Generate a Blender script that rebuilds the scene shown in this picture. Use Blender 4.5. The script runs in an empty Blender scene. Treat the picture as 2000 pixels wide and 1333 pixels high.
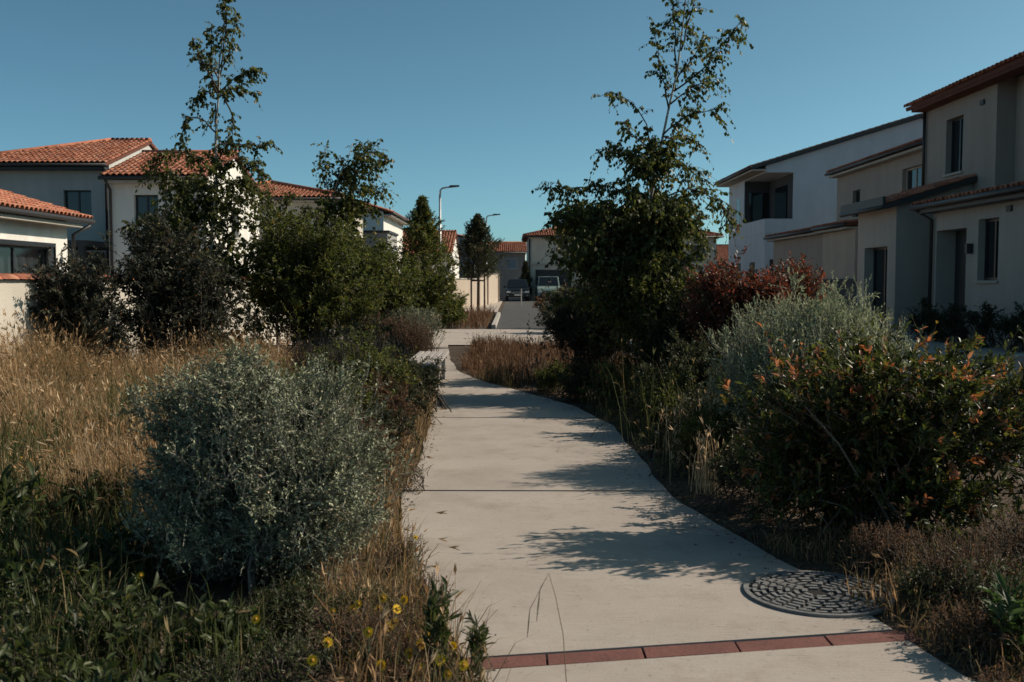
import bpy, bmesh, math, random
import numpy as np
from mathutils import Vector, Matrix
R = math.radians
random.seed(7)
rng = np.random.default_rng(11)
S = bpy.context.scene
COL = S.collection

# ------------------------------------------------------------------ camera, sky, sun, exposure
CAM_H = 1.6
PITCH = math.atan(116.5 / 1944)
cd = bpy.data.cameras.new('camera'); cam = bpy.data.objects.new('camera', cd); COL.objects.link(cam)
cam.location = (0, 0, CAM_H); cam.rotation_euler = (R(90) - PITCH, 0, 0)
cd.sensor_width = 36; cd.lens = 35; cd.clip_start = .05; cd.clip_end = 4000
cd.dof.use_dof = True; cd.dof.focus_distance = 8.5; cd.dof.aperture_fstop = 4.5
S.camera = cam

SUN_EL, SUN_AZ = 36.0, 12.0          # azimuth measured from +X towards +Y
W = bpy.data.worlds.new('World'); S.world = W; W.use_nodes = True
nt = W.node_tree; nt.nodes.clear()
sky = nt.nodes.new('ShaderNodeTexSky'); sky.sky_type = 'NISHITA'; sky.sun_disc = False
sky.sun_elevation = R(SUN_EL); sky.sun_rotation = R(90 - SUN_AZ)
sky.altitude = 0; sky.air_density = .45; sky.dust_density = 1.0; sky.ozone_density = 1.0
tint = nt.nodes.new('ShaderNodeMix'); tint.data_type = 'RGBA'; tint.blend_type = 'MULTIPLY'
tint.inputs[0].default_value = 1.0; tint.inputs[7].default_value = (.665, 1.0, .86, 1)
bg = nt.nodes.new('ShaderNodeBackground'); bg.inputs[1].default_value = .121
wo = nt.nodes.new('ShaderNodeOutputWorld')
nt.links.new(sky.outputs[0], tint.inputs[6]); nt.links.new(tint.outputs[2], bg.inputs[0]); nt.links.new(bg.outputs[0], wo.inputs[0])
sl = bpy.data.lights.new('sun', 'SUN'); sl.energy = 5.0; sl.angle = R(.53); sl.color = (1, .87, .72)
so = bpy.data.objects.new('sun', sl); COL.objects.link(so)
SV = Vector((math.cos(R(SUN_EL)) * math.cos(R(SUN_AZ)), math.cos(R(SUN_EL)) * math.sin(R(SUN_AZ)), math.sin(R(SUN_EL))))
so.rotation_euler = SV.to_track_quat('Z', 'Y').to_euler(); so.location = (30, 10, 25)
vs = S.view_settings; vs.view_transform = 'Standard'; vs.look = 'None'; vs.exposure = .12; vs.gamma = 1; vs.use_curve_mapping = False
S.render.engine = 'CYCLES'
S.cycles.use_denoising = True
try: S.cycles.denoiser = 'OPENIMAGEDENOISE'
except Exception: pass
S.cycles.max_bounces = 6; S.cycles.diffuse_bounces = 3; S.cycles.glossy_bounces = 3
S.cycles.transmission_bounces = 4; S.cycles.transparent_max_bounces = 8

# ------------------------------------------------------------------ helpers
def at(u, v, Y):
    """point at distance Y along the street that the photograph shows at pixel (u, v)"""
    xc = (u - 1000) / 1944; yc = (666.5 - v) / 1944
    dy = math.cos(PITCH) + yc * math.sin(PITCH); dz = -math.sin(PITCH) + yc * math.cos(PITCH)
    t = Y / dy
    return Vector((xc * t, Y, CAM_H + dz * t))

def tag(o, label=None, cat=None, group=None, kind=None):
    if label: o['label'] = label
    if cat: o['category'] = cat
    if group: o['group'] = group
    if kind: o['kind'] = kind
    return o

def empty(name, loc, label, cat, group=None, rz=0):
    o = bpy.data.objects.new(name, None); COL.objects.link(o)
    o.location = loc; o.rotation_euler = (0, 0, rz); o.empty_display_size = .2
    return tag(o, label, cat, group)

def link(name, me, mat=None, parent=None, loc=None):
    o = bpy.data.objects.new(name, me); COL.objects.link(o)
    if mat and not me.materials: me.materials.append(mat)
    if parent is not None:
        o.parent = parent
    if loc is not None: o.location = loc
    return o

class MB:
    """collects boxes, prisms and tubes (world or local coordinates) for ONE mesh"""
    def __init__(s): s.v = []; s.f = []
    def quad(s, a, b, c, d):
        n = len(s.v); s.v += [tuple(a), tuple(b), tuple(c), tuple(d)]; s.f.append((n, n+1, n+2, n+3)); return s
    def poly(s, pts):
        n = len(s.v); s.v += [tuple(p) for p in pts]; s.f.append(tuple(range(n, n+len(pts)))); return s
    def box(s, x0, x1, y0, y1, z0, z1):
        n = len(s.v)
        s.v += [(x0,y0,z0),(x1,y0,z0),(x1,y1,z0),(x0,y1,z0),(x0,y0,z1),(x1,y0,z1),(x1,y1,z1),(x0,y1,z1)]
        s.f += [(n,n+3,n+2,n+1),(n+4,n+5,n+6,n+7),(n,n+1,n+5,n+4),(n+1,n+2,n+6,n+5),(n+2,n+3,n+7,n+6),(n+3,n,n+4,n+7)]
        return s
    def prism(s, pts, off):
        """closed prism: polygon pts swept by the vector off"""
        n = len(s.v); k = len(pts); off = Vector(off)
        s.v += [tuple(p) for p in pts] + [tuple(Vector(p) + off) for p in pts]
        s.f.append(tuple(range(n+k-1, n-1, -1))); s.f.append(tuple(range(n+k, n+2*k)))
        for i in range(k):
            j = (i+1) % k; s.f.append((n+i, n+j, n+k+j, n+k+i))
        return s
    def tube(s, pts, r, seg=8, cap=True):
        pts = [Vector(p) for p in pts]; n0 = len(s.v)
        rs = r if isinstance(r, (list, tuple)) else [r]*len(pts)
        prev = None
        for i, p in enumerate(pts):
            d = (pts[min(i+1, len(pts)-1)] - pts[max(i-1, 0)]).normalized()
            if prev is None:
                a = Vector((0,0,1)) if abs(d.z) < .9 else Vector((1,0,0))
                u = d.cross(a).normalized()
            else:
                u = (prev - d * prev.dot(d)).normalized()
            prev = u; w = d.cross(u)
            for k in range(seg):
                t = 2*math.pi*k/seg
                s.v.append(tuple(p + (u*math.cos(t) + w*math.sin(t)) * rs[i]))
        for i in range(len(pts)-1):
            for k in range(seg):
                a = n0 + i*seg + k; b = n0 + i*seg + (k+1) % seg
                s.f.append((a, b, b+seg, a+seg))
        if cap:
            s.f.append(tuple(n0+k for k in range(seg-1, -1, -1)))
            e = n0 + (len(pts)-1)*seg; s.f.append(tuple(e+k for k in range(seg)))
        return s
    def mesh(s, name, smooth=False):
        me = bpy.data.meshes.new(name); me.from_pydata(s.v, [], s.f); me.update()
        if smooth: me.polygons.foreach_set('use_smooth', [True]*len(me.polygons))
        return me
    def build(s, name, mat, parent=None, smooth=False, bevel=0):
        me = s.mesh(name, smooth)
        if bevel:
            bm = bmesh.new(); bm.from_mesh(me); bmesh.ops.remove_doubles(bm, verts=bm.verts, dist=1e-5)
            bmesh.ops.bevel(bm, geom=[e for e in bm.edges if len(e.link_faces) == 2 and e.calc_face_angle(0) > .5],
                            offset=bevel, segments=2, affect='EDGES', profile=.6)
            bm.to_mesh(me); bm.free()
        o = link(name, me, mat)
        if parent is not None:            # geometry was given in world space
            o.parent = parent; o.matrix_parent_inverse = Matrix.Translation(-Vector(parent.location)) if parent.parent is None else Matrix.Identity(4)
            if parent.type == 'EMPTY' and parent.rotation_euler.z:
                o.matrix_parent_inverse = parent.matrix_basis.inverted()
        return o

def np_mesh(name, V, F, tint=None, smooth=False):
    V = np.ascontiguousarray(V, dtype=np.float32); F = np.ascontiguousarray(F, dtype=np.int32)
    me = bpy.data.meshes.new(name); n, k = F.shape
    me.vertices.add(len(V)); me.vertices.foreach_set('co', V.ravel())
    me.loops.add(n*k); me.loops.foreach_set('vertex_index', F.ravel())
    me.polygons.add(n); me.polygons.foreach_set('loop_start', np.arange(0, n*k, k, dtype=np.int32))
    if tint is not None:
        a = me.attributes.new('tint', 'FLOAT', 'POINT'); a.data.foreach_set('value', np.ascontiguousarray(tint, dtype=np.float32))
    me.update(calc_edges=True)
    if smooth: me.polygons.foreach_set('use_smooth', np.ones(n, dtype=bool))
    return me

def nrm(a): return a / np.maximum(np.linalg.norm(a, axis=-1, keepdims=True), 1e-9)
def pn(p, s, seed=0.):
    """cheap smooth pseudo noise, about -1..1"""
    q = p * s + seed
    return (np.sin(q[...,0]*1.7 + 1.3*np.sin(q[...,1]*1.1+.5) + 2.1) + np.sin(q[...,1]*2.1 + 1.1*np.sin(q[...,2]*1.3) + .7)
            + np.sin(q[...,2]*1.9 + 1.2*np.sin(q[...,0]*.9+1.9) + 4.)) / 2.4

# ------------------------------------------------------------------ materials
def newmat(name):
    m = bpy.data.materials.new(name); m.use_nodes = True; t = m.node_tree; t.nodes.clear()
    o = t.nodes.new('ShaderNodeOutputMaterial'); b = t.nodes.new('ShaderNodeBsdfPrincipled')
    t.links.new(b.outputs[0], o.inputs[0]); return m, t, b, o
def ramp(t, stops):
    r = t.nodes.new('ShaderNodeValToRGB'); e = r.color_ramp.elements
    while len(e) < len(stops): e.new(.5)
    for i, (p, c) in enumerate(stops):
        e[i].position = p; e[i].color = (*c, 1)
    return r
def pos(t, scale=1.0, stretch=(1,1,1)):
    g = t.nodes.new('ShaderNodeNewGeometry'); mp = t.nodes.new('ShaderNodeMapping')
    mp.inputs['Scale'].default_value = tuple(scale*k for k in stretch)
    t.links.new(g.outputs['Position'], mp.inputs[0]); return mp.outputs[0]
def noise(t, vec, scale, detail=4, rough=.6):
    n = t.nodes.new('ShaderNodeTexNoise'); n.inputs['Scale'].default_value = scale
    n.inputs['Detail'].default_value = detail; n.inputs['Roughness'].default_value = rough
    t.links.new(vec, n.inputs['Vector']); return n.outputs['Fac']
def bump(t, b, h, dist, strength=1.0):
    n = t.nodes.new('ShaderNodeBump'); n.inputs['Distance'].default_value = dist; n.inputs['Strength'].default_value = strength
    t.links.new(h, n.inputs['Height']); t.links.new(n.outputs[0], b.inputs['Normal'])
def mixc(t, fac, a, b, mode='MIX'):
    m = t.nodes.new('ShaderNodeMix'); m.data_type = 'RGBA'; m.blend_type = mode
    for i, x in ((0, fac), (6, a), (7, b)):
        if isinstance(x, (int, float)): m.inputs[i].default_value = x
        elif isinstance(x, tuple): m.inputs[i].default_value = (*x, 1)
        else: t.links.new(x, m.inputs[i])
    return m.outputs[2]
def math_n(t, op, a, b=0.):
    m = t.nodes.new('ShaderNodeMath'); m.operation = op
    for i, x in enumerate((a, b)):
        if isinstance(x, (int, float)): m.inputs[i].default_value = x
        else: t.links.new(x, m.inputs[i])
    return m.outputs[0]

def surf(name, c1, c2, scale=3., rough=.85, bscale=60., bdist=.004, stretch=(1,1,1), fine=.25, spec=.3, metal=0):
    """mottled mineral or metal surface: large blotches, fine grain, relief"""
    m, t, b, o = newmat(name)
    p = pos(t, 1, stretch)
    r = ramp(t, [(.3, c1), (.7, c2)]); t.links.new(noise(t, p, scale, 6, .65), r.inputs[0])
    g = ramp(t, [(.35, (1-fine,)*3), (.65, (1.,)*3)]); t.links.new(noise(t, p, bscale, 3), g.inputs[0])
    t.links.new(mixc(t, 1., r.outputs[0], g.outputs[0], 'MULTIPLY'), b.inputs['Base Color'])
    b.inputs['Roughness'].default_value = rough; b.inputs['Specular IOR Level'].default_value = spec; b.inputs['Metallic'].default_value = metal
    if bdist: bump(t, b, noise(t, p, bscale, 4), bdist)
    return m

def stucco(name, c, dirt=.90):
    """rendered wall: fine grain and faint rain streaks running down"""
    m, t, b, o = newmat(name)
    p = pos(t); ps = pos(t, 1, (1.6, 1.6, .16))
    r = ramp(t, [(.35, tuple(k*dirt for k in c)), (.62, c)]); t.links.new(noise(t, ps, 1.4, 5), r.inputs[0])
    g = ramp(t, [(.3, (.9,)*3), (.7, (1.,)*3)]); t.links.new(noise(t, p, 1.1, 6), g.inputs[0])
    t.links.new(mixc(t, 1., r.outputs[0], g.outputs[0], 'MULTIPLY'), b.inputs['Base Color'])
    b.inputs['Roughness'].default_value = .92; b.inputs['Specular IOR Level'].default_value = .15
    bump(t, b, noise(t, p, 55, 3), .006); return m

def leafmat(name, stops, trans=.35, rough=.55, spec=.3):
    m, t, b, o = newmat(name)
    a = t.nodes.new('ShaderNodeAttribute'); a.attribute_name = 'tint'
    r = ramp(t, stops); t.links.new(a.outputs['Fac'], r.inputs[0])
    t.links.new(r.outputs[0], b.inputs['Base Color']); b.inputs['Roughness'].default_value = rough
    b.inputs['Specular IOR Level'].default_value = spec
    if trans:
        tr = t.nodes.new('ShaderNodeBsdfTranslucent'); mx = t.nodes.new('ShaderNodeMixShader'); mx.inputs[0].default_value = trans
        hs = t.nodes.new('ShaderNodeHueSaturation'); hs.inputs['Saturation'].default_value = 1.15; hs.inputs['Value'].default_value = 1.3
        t.links.new(r.outputs[0], hs.inputs['Color']); t.links.new(hs.outputs[0], tr.inputs[0])
        t.links.new(b.outputs[0], mx.inputs[1]); t.links.new(tr.outputs[0], mx.inputs[2]); t.links.new(mx.outputs[0], o.inputs[0])
    return m

def plain(name, c, rough=.5, metal=0, spec=.5):
    m, t, b, o = newmat(name)
    p = pos(t); g = ramp(t, [(.3, tuple(k*.82 for k in c)), (.7, c)]); t.links.new(noise(t, p, 6, 5), g.inputs[0])
    t.links.new(g.outputs[0], b.inputs['Base Color'])
    b.inputs['Roughness'].default_value = rough; b.inputs['Metallic'].default_value = metal; b.inputs['Specular IOR Level'].default_value = spec
    return m

def tilemat():
    m, t, b, o = newmat('terracotta_tile')
    a = t.nodes.new('ShaderNodeAttribute'); a.attribute_name = 'tint'
    oi = t.nodes.new('ShaderNodeObjectInfo')
    f = math_n(t, 'FRACT', math_n(t, 'ADD', a.outputs['Fac'], oi.outputs['Random']))
    r = ramp(t, [(0, (.27, .085, .048)), (.3, (.36, .12, .062)), (.6, (.42, .15, .08)), (.85, (.46, .20, .12)), (1, (.30, .13, .09))])
    t.links.new(f, r.inputs[0])
    p = pos(t); g = ramp(t, [(.3, (.55, .52, .5)), (.6, (1, 1, 1))]); t.links.new(noise(t, p, 4, 6), g.inputs[0])
    t.links.new(mixc(t, 1., r.outputs[0], g.outputs[0], 'MULTIPLY'), b.inputs['Base Color'])
    b.inputs['Roughness'].default_value = .85; bump(t, b, noise(t, p, 40, 3), .004); return m

def concrete():
    m, t, b, o = newmat('brushed_concrete')
    p = pos(t); pb = pos(t, 1, (2.2, 90, 1))
    r = ramp(t, [(.28, (.31, .268, .232)), (.5, (.37, .322, .282)), (.75, (.415, .366, .32))]); t.links.new(noise(t, p, 1.1, 8, .7), r.inputs[0])
    br = ramp(t, [(.3, (.88,)*3), (.7, (1.03,)*3)]); t.links.new(noise(t, pb, 2.2, 3), br.inputs[0])
    sp = ramp(t, [(.28, (.6,)*3), (.36, (1.,)*3)]); t.links.new(noise(t, p, 34, 2, .5), sp.inputs[0])
    st = ramp(t, [(.52, (1,)*3), (.72, (.80, .77, .73))]); t.links.new(noise(t, p, 2.3, 7, .75), st.inputs[0])
    c = mixc(t, 1., r.outputs[0], br.outputs[0], 'MULTIPLY'); c = mixc(t, .55, c, sp.outputs[0], 'MULTIPLY'); c = mixc(t, 1., c, st.outputs[0], 'MULTIPLY')
    pv = t.nodes.new('ShaderNodeTexVoronoi'); pv.feature = 'DISTANCE_TO_EDGE'; pv.inputs['Scale'].default_value = .55
    wv = t.nodes.new('ShaderNodeVectorMath'); wv.operation = 'ADD'; nc = t.nodes.new('ShaderNodeTexNoise'); nc.inputs['Scale'].default_value = 2.5; nc.inputs['Detail'].default_value = 5
    t.links.new(p, nc.inputs['Vector']); sc_ = t.nodes.new('ShaderNodeVectorMath'); sc_.operation = 'SCALE'; sc_.inputs['Scale'].default_value = .5; t.links.new(nc.outputs['Color'], sc_.inputs[0])
    t.links.new(p, wv.inputs[0]); t.links.new(sc_.outputs[0], wv.inputs[1]); t.links.new(wv.outputs[0], pv.inputs['Vector'])
    ck = ramp(t, [(.0, (.45, .43, .41)), (.0035, (1, 1, 1))]); t.links.new(pv.outputs['Distance'], ck.inputs[0])
    mk = ramp(t, [(.56, (0,)*3), (.62, (1,)*3)]); t.links.new(noise(t, p, .7, 2), mk.inputs[0]); c = mixc(t, mk.outputs[0], c, mixc(t, 1., c, ck.outputs[0], 'MULTIPLY'))
    t.links.new(c, b.inputs['Base Color']); b.inputs['Roughness'].default_value = .9; b.inputs['Specular IOR Level'].default_value = .2
    h = math_n(t, 'ADD', noise(t, pb, 2.2, 3), math_n(t, 'MULTIPLY', noise(t, p, 70, 3), .5)); bump(t, b, h, .003); return m

M = {}
M['concrete'] = concrete()
M['joint'] = surf('joint_fill', (.05, .042, .035), (.09, .075, .06), 8)
M['brick'] = surf('red_brick', (.13, .055, .045), (.19, .08, .066), 5, .85, 70, .003)
M['soil'] = surf('dry_soil', (.045, .03, .02), (.13, .088, .056), 1.6, .95, 22, .03, fine=.5)
M['asphalt'] = surf('asphalt', (.05, .05, .052), (.085, .083, .08), 1.2, .9, 120, .004)
M['pave'] = surf('pale_paving', (.36, .31, .27), (.46, .40, .35), 1.5, .9, 60, .003)
M['pink'] = surf('pinkish_paving', (.33, .22, .18), (.42, .29, .24), 1.5, .9, 60, .003)
M['kerb'] = surf('kerb_concrete', (.38, .35, .31), (.48, .44, .39), 3, .9, 60, .003)
M['white'] = stucco('white_render', (.72, .69, .64))
M['cream'] = stucco('cream_render', (.50, .46, .40))
M['sand'] = stucco('sand_render', (.42, .37, .32))
M['beige'] = stucco('beige_render', (.46, .38, .31))
M['grey'] = stucco('grey_render', (.33, .32, .31))
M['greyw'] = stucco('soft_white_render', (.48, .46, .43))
M['paleblue'] = stucco('cool_white_render', (.50, .53, .57))
M['taupe'] = stucco('taupe_render', (.34, .29, .25))
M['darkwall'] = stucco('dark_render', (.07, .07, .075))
M['tile'] = tilemat()
M['under'] = surf('roof_underlay', (.10, .035, .022), (.16, .055, .035), 6)
M['fascia'] = plain('dark_metal', (.03, .028, .027), .5, .0)
M['soffit'] = stucco('soffit', (.42, .38, .33))
M['frame'] = plain('dark_frame', (.018, .018, .020), .4)
M['whiteframe'] = plain('white_frame', (.7, .7, .7), .4)
M['galv'] = plain('galvanised_steel', (.46, .47, .48), .45, .6)
M['iron'] = surf('cast_iron', (.15, .15, .15), (.27, .265, .26), 9, .6, 90, .002, metal=.3)
M['pit'] = surf('grate_dark', (.008, .008, .009), (.016, .015, .014), 9)
M['wood'] = surf('weathered_grey_wood', (.30, .27, .25), (.46, .42, .40), 3, .85, 40, .003, stretch=(14, 1, 14))
M['curtain'] = plain('curtain', (.55, .55, .55), .9)
M['paint'] = plain('dark_car_paint', (.018, .026, .034), .25, .4)
M['vanpaint'] = plain('pale_van_paint', (.20, .27, .25), .3)
M['tyre'] = plain('tyre_rubber', (.015, .015, .021), .85)
M['rim'] = plain('rim_metal', (.35, .35, .36), .35, .8)
M['black'] = plain('black_plastic', (.012, .012, .013), .5)
M['lampglass'] = plain('headlight_glass', (.6, .62, .64), .1)
M['plate'] = plain('number_plate', (.7, .7, .7), .5)
M['red'] = plain('tail_red', (.4, .02, .02), .3)
M['shutter'] = plain('blue_grey_shutter', (.26, .33, .40), .6)
def glass():
    m, t, b, o = newmat('window_glass'); b.inputs['Base Color'].default_value = (.012, .015, .018, 1)
    b.inputs['Roughness'].default_value = .06; b.inputs['Specular IOR Level'].default_value = .6
    bump(t, b, noise(t, pos(t), 1.1, 2), .01, .3); return m
def clearglass():
    m, t, b, o = newmat('clear_glass'); gl = t.nodes.new('ShaderNodeBsdfGlossy'); gl.inputs['Roughness'].default_value = .05
    tr = t.nodes.new('ShaderNodeBsdfTransparent'); tr.inputs[0].default_value = (.55, .58, .6, 1); mx = t.nodes.new('ShaderNodeMixShader'); mx.inputs[0].default_value = .09
    t.links.new(tr.outputs[0], mx.inputs[1]); t.links.new(gl.outputs[0], mx.inputs[2]); t.links.new(mx.outputs[0], o.inputs[0]); return m
M['glass'] = glass(); M['clear'] = clearglass()
M['bark'] = surf('brown_bark', (.045, .032, .024), (.10, .075, .055), 12, .9, 60, .006)
M['birchbark'] = surf('birch_bark', (.30, .27, .24), (.58, .55, .50), 7, .85, 18, .004, stretch=(1, 1, 4), fine=.55)
M['twig'] = surf('thin_twig', (.09, .07, .052), (.16, .13, .10), 9, .9, 60, 0)
M['greytwig'] = surf('silvery_twig', (.17, .155, .135), (.28, .26, .23), 9, .9, 60, 0)
# foliage: base colours only vary by leaf
M['l_birch'] = leafmat('birch_leaf', [(0, (.036, .046, .013)), (.5, (.076, .088, .026)), (.84, (.135, .138, .044)), (1, (.23, .14, .05))], .5, .42)
M['l_dark'] = leafmat('dark_leaf', [(0, (.020, .025, .014)), (.5, (.044, .052, .025)), (.84, (.085, .088, .042)), (1, (.15, .07, .03))], .35, .5)
M['l_purple'] = leafmat('purplish_leaf', [(0, (.024, .027, .022)), (.5, (.052, .057, .042)), (.84, (.10, .10, .062)), (1, (.22, .085, .036))], .4, .45)
M['l_green'] = leafmat('mid_green_leaf', [(0, (.040, .050, .014)), (.5, (.086, .100, .028)), (.84, (.15, .155, .05)), (1, (.22, .14, .05))], .5, .5)
M['l_silver'] = leafmat('silver_leaf', [(0, (.11, .12, .072)), (.5, (.235, .25, .155)), (.84, (.46, .47, .33)), (1, (.42, .28, .19))], .06, .75, .15)
M['l_silver2'] = leafmat('silver_green_leaf', [(0, (.16, .18, .11)), (.5, (.33, .36, .22)), (.84, (.52, .54, .36)), (1, (.55, .48, .33))], .25, .75, .15)
M['l_photinia'] = leafmat('photinia_leaf', [(0, (.026, .034, .012)), (.45, (.056, .067, .021)), (.8, (.13, .14, .038)), (.87, (.22, .10, .04)), (.95, (.42, .16, .09)), (1, (.52, .25, .14))], .4, .36)
M['l_red'] = leafmat('red_leaf', [(0, (.04, .04, .02)), (.3, (.10, .045, .026)), (.6, (.20, .062, .042)), (1, (.38, .13, .09))], .35, .45)
M['l_brown'] = leafmat('rusty_dry_leaf', [(0, (.06, .035, .022)), (.5, (.13, .075, .046)), (1, (.25, .155, .10))], .25, .8, .1)
M['l_lav'] = leafmat('lavender_leaf', [(0, (.03, .032, .036)), (.6, (.06, .062, .062)), (1, (.10, .085, .11))], .2, .8, .1)
M['l_weed'] = leafmat('weed_leaf', [(0, (.022, .030, .012)), (.5, (.046, .060, .02)), (.9, (.085, .105, .036)), (1, (.20, .11, .05))], .35, .45)
M['l_bright'] = leafmat('bright_green_leaf', [(0, (.035, .06, .02)), (.6, (.06, .095, .03)), (1, (.10, .125, .045))], .35, .45)
M['grass_dry'] = leafmat('dry_grass', [(0, (.075, .085, .036)), (.2, (.15, .12, .065)), (.45, (.33, .205, .11)), (.8, (.50, .345, .20)), (1, (.64, .50, .34))], .35, .8, .15)
M['grass_green'] = leafmat('green_grass', [(0, (.03, .04, .018)), (.5, (.06, .075, .03)), (.85, (.10, .11, .045)), (1, (.24, .18, .09))], .35, .7, .2)
M['litter'] = leafmat('leaf_litter', [(0, (.05, .032, .022)), (.5, (.11, .072, .046)), (1, (.22, .16, .105))], .1, .9, .1)
M['petal'] = leafmat('yellow_petal', [(0, (.72, .42, .015)), (1, (.85, .56, .03))], .3, .6)
M['flowercore'] = plain('flower_centre', (.42, .22, .02), .8)
M['stem'] = plain('green_stem', (.05, .075, .025), .6)
M['drystem'] = plain('dry_stem', (.16, .11, .07), .8)

# ------------------------------------------------------------------ ground, path, roads
def sm(t): t = np.clip(t, 0, 1); return t*t*(3-2*t)
PY  = np.array([-3, 2, 3.2, 4.2, 5.2, 6.0, 6.9, 7.8, 9.3, 10.7, 12.2, 13.2, 14.2, 15.2, 16.2, 17.2, 20, 24.6])
PXL = np.array([.9, .28, .0, -.25, -.52, -.68, -.79, -.81, -.83, -.90, -.97, -1.05, -1.2, -1.4, -1.6, -1.85, -2.5, -3.2])
PXR = np.array([2.9, 2.2, 1.98, 1.72, 1.60, 1.40, 1.19, 1.15, 1.13, 1.09, .84, .5, .10, -.32, -.65, -.92, -1.25, -1.6])
def edge(y): return np.interp(y, PY, PXL), np.interp(y, PY, PXR)
def gz(x, y):
    x = np.asarray(x, float); y = np.asarray(y, float)
    z = .30 * sm((x-4.0)/2) * sm((y-15.3)/2)
    l, r = edge(y); d = np.maximum(l-x, x-r)
    nz = .035*np.sin(x*2.1+y*.7) + .03*np.sin(y*1.7-x*1.1+2) + .018*np.sin(x*5.1+1)*np.sin(y*4.3)
    m = sm(d/.8) * sm((24-y)/2) * sm((4.2-x)/.8) * sm((y+4)/3)
    bed = sm((d+.09)/.06) * sm((24-y)/2) * sm((4.2-x)/.8) * sm((y+4)/3)
    return z + m*np.maximum(nz + .03, -.004) + bed*.034 - .006
def grid(xs, ys, dz=0.):
    X, Y = np.meshgrid(xs, ys); Z = gz(X, Y) + dz
    V = np.stack([X, Y, Z], -1).reshape(-1, 3); nx, ny = len(xs), len(ys)
    i = np.arange(ny-1)[:,None]*nx + np.arange(nx-1)[None]
    F = np.stack([i, i+1, i+nx+1, i+nx], -1).reshape(-1, 4); return V, F
xs = np.concatenate([[-900,-400,-200,-100,-60,-35], np.arange(-22, -3.5, .25), np.arange(-3.5, 3.6, .09), np.arange(3.75, 24, .25), [35,60,100,200,400,900]])
ys = np.concatenate([[-300,-100,-40,-15], np.arange(-5, 40, .25), np.arange(40,110,2.5), [140,200,400,900,1500]])
V, F = grid(xs, ys)
tag(link('ground', np_mesh('ground', V, F, smooth=True), M['soil']), kind='structure')
def sheet(name, x0, x1, y0, y1, dz, mat):
    V, F = grid(np.linspace(x0, x1, max(2, int((x1-x0)/.5)+1)), np.linspace(y0, y1, max(2, int((y1-y0)/.5)+1)), dz)
    return tag(link(name, np_mesh(name, V, F, smooth=True), mat), kind='structure')
sheet('street', -.55, 4.6, 33.0, 140, .008, M['asphalt'])
sheet('crossing', -40, 4.0, 29.02, 32.98, .022, M['pave'])
sheet('pavement', -14, 3.2, 24.7, 29.0, .030, M['pave'])
sheet('pavement', -5.5, -.75, 49, 82, .030, M['pave'])
sheet('pavement', -3.0, 3.6, 84.5, 89, .035, M['pave'])
sheet('side_street', 4.4, 14, -4, 15.0, .010, M['asphalt'])
sheet('paved_strip', 4.4, 14, 15.05, 17.2, .016, M['pink'])
sheet('driveway', 5.2, 12.5, 17.42, 31.5, .016, M['pave'])
def kerb(name, pts, w=.14, h=.13):
    m = MB()
    for (a, b) in zip(pts[:-1], pts[1:]):
        a = Vector(a); b = Vector(b); d = (b-a).normalized(); n = Vector((-d.y, d.x, 0))*w/2
        za, zb = float(gz(a.x, a.y)), float(gz(b.x, b.y))
        A = [Vector((a.x, a.y, za-.1))-n, Vector((a.x, a.y, za-.1))+n, Vector((a.x, a.y, za+h))+n*.85, Vector((a.x, a.y, za+h))-n*.85]
        m.prism(A, (b.x-a.x, b.y-a.y, zb-za))
    return tag(m.build(name, M['kerb']), kind='structure')
kerb('kerb', [(5.2, 17.3), (14, 17.3)], .2, .10)
kerb('kerb', [(-.62, 33.5), (-.62, 47.0), (-.95, 48.3), (-1.6, 48.8), (-5, 48.8)], .16, .15)
kerb('kerb', [(4.6, 33), (4.6, 80)])
# --- path: joint bed with separate slabs and a row of bricks
ys_ = np.linspace(-3, 24.6, 140); l, r = edge(ys_)
V = np.concatenate([np.stack([l+.02, ys_, 0*ys_+.012], -1), np.stack([r-.02, ys_, 0*ys_+.012], -1)]); n = len(ys_)
i = np.arange(n-1); F = np.stack([i, i+n, i+n+1, i+1], -1)
path = link('path', np_mesh('path', V, F), M['joint']); path['kind'] = 'structure'
def jl(yc, tilt):
    """the line of a joint across the path: function of the fraction from left to right edge"""
    return lambda s: yc + tilt*(s-.5)
def slab(y0f, y1f, k=22):
    T = np.linspace(0, 1, k); Sx = np.linspace(0, 1, 9); top = []
    vt = np.zeros((k, 9, 3))
    for a, t in enumerate(T):
        for b, s in enumerate(Sx):
            y = y0f(s)*(1-t) + y1f(s)*t; lo, ro = edge(y)
            wob = .012*math.sin(y*3.1) + .008*math.sin(y*7.7)
            vt[a, b] = (lo+wob + (ro-lo)*s, y, .038)
    ring = [vt[0, b] for b in range(9)] + [vt[a, 8] for a in range(1, k)] + [vt[-1, b] for b in range(7, -1, -1)] + [vt[a, 0] for a in range(k-2, 0, -1)]
    m = MB(); m.v = [tuple(p) for p in vt.reshape(-1, 3)]
    for a in range(k-1):
        for b in range(8):
            q = a*9+b; m.f.append((q, q+1, q+10, q+9))
    n0 = len(m.v); c = np.mean(ring, 0)
    for p in ring: m.v.append((p[0], p[1], p[2]))
    for p in ring: m.v.append((p[0], p[1], -.12))
    L = len(ring)
    for q in range(L): m.f.append((n0+q, n0+L+q, n0+L+(q+1)%L, n0+(q+1)%L))
    return m.build('slab', M['concrete'], path)
BR0, BR1 = jl(4.085, .34), jl(4.215, .34)
J = [(jl(-3, 0), BR0), (BR1, jl(7.345, -.02)), (jl(7.375, -.02), jl(11.34, -.05)), (jl(11.37, -.05), jl(15.0, -.6)), (jl(15.03, -.6), jl(18.6, -.6)), (jl(18.63, -.6), jl(22.2, 0)), (jl(22.23, 0), jl(24.6, 0))]
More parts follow.
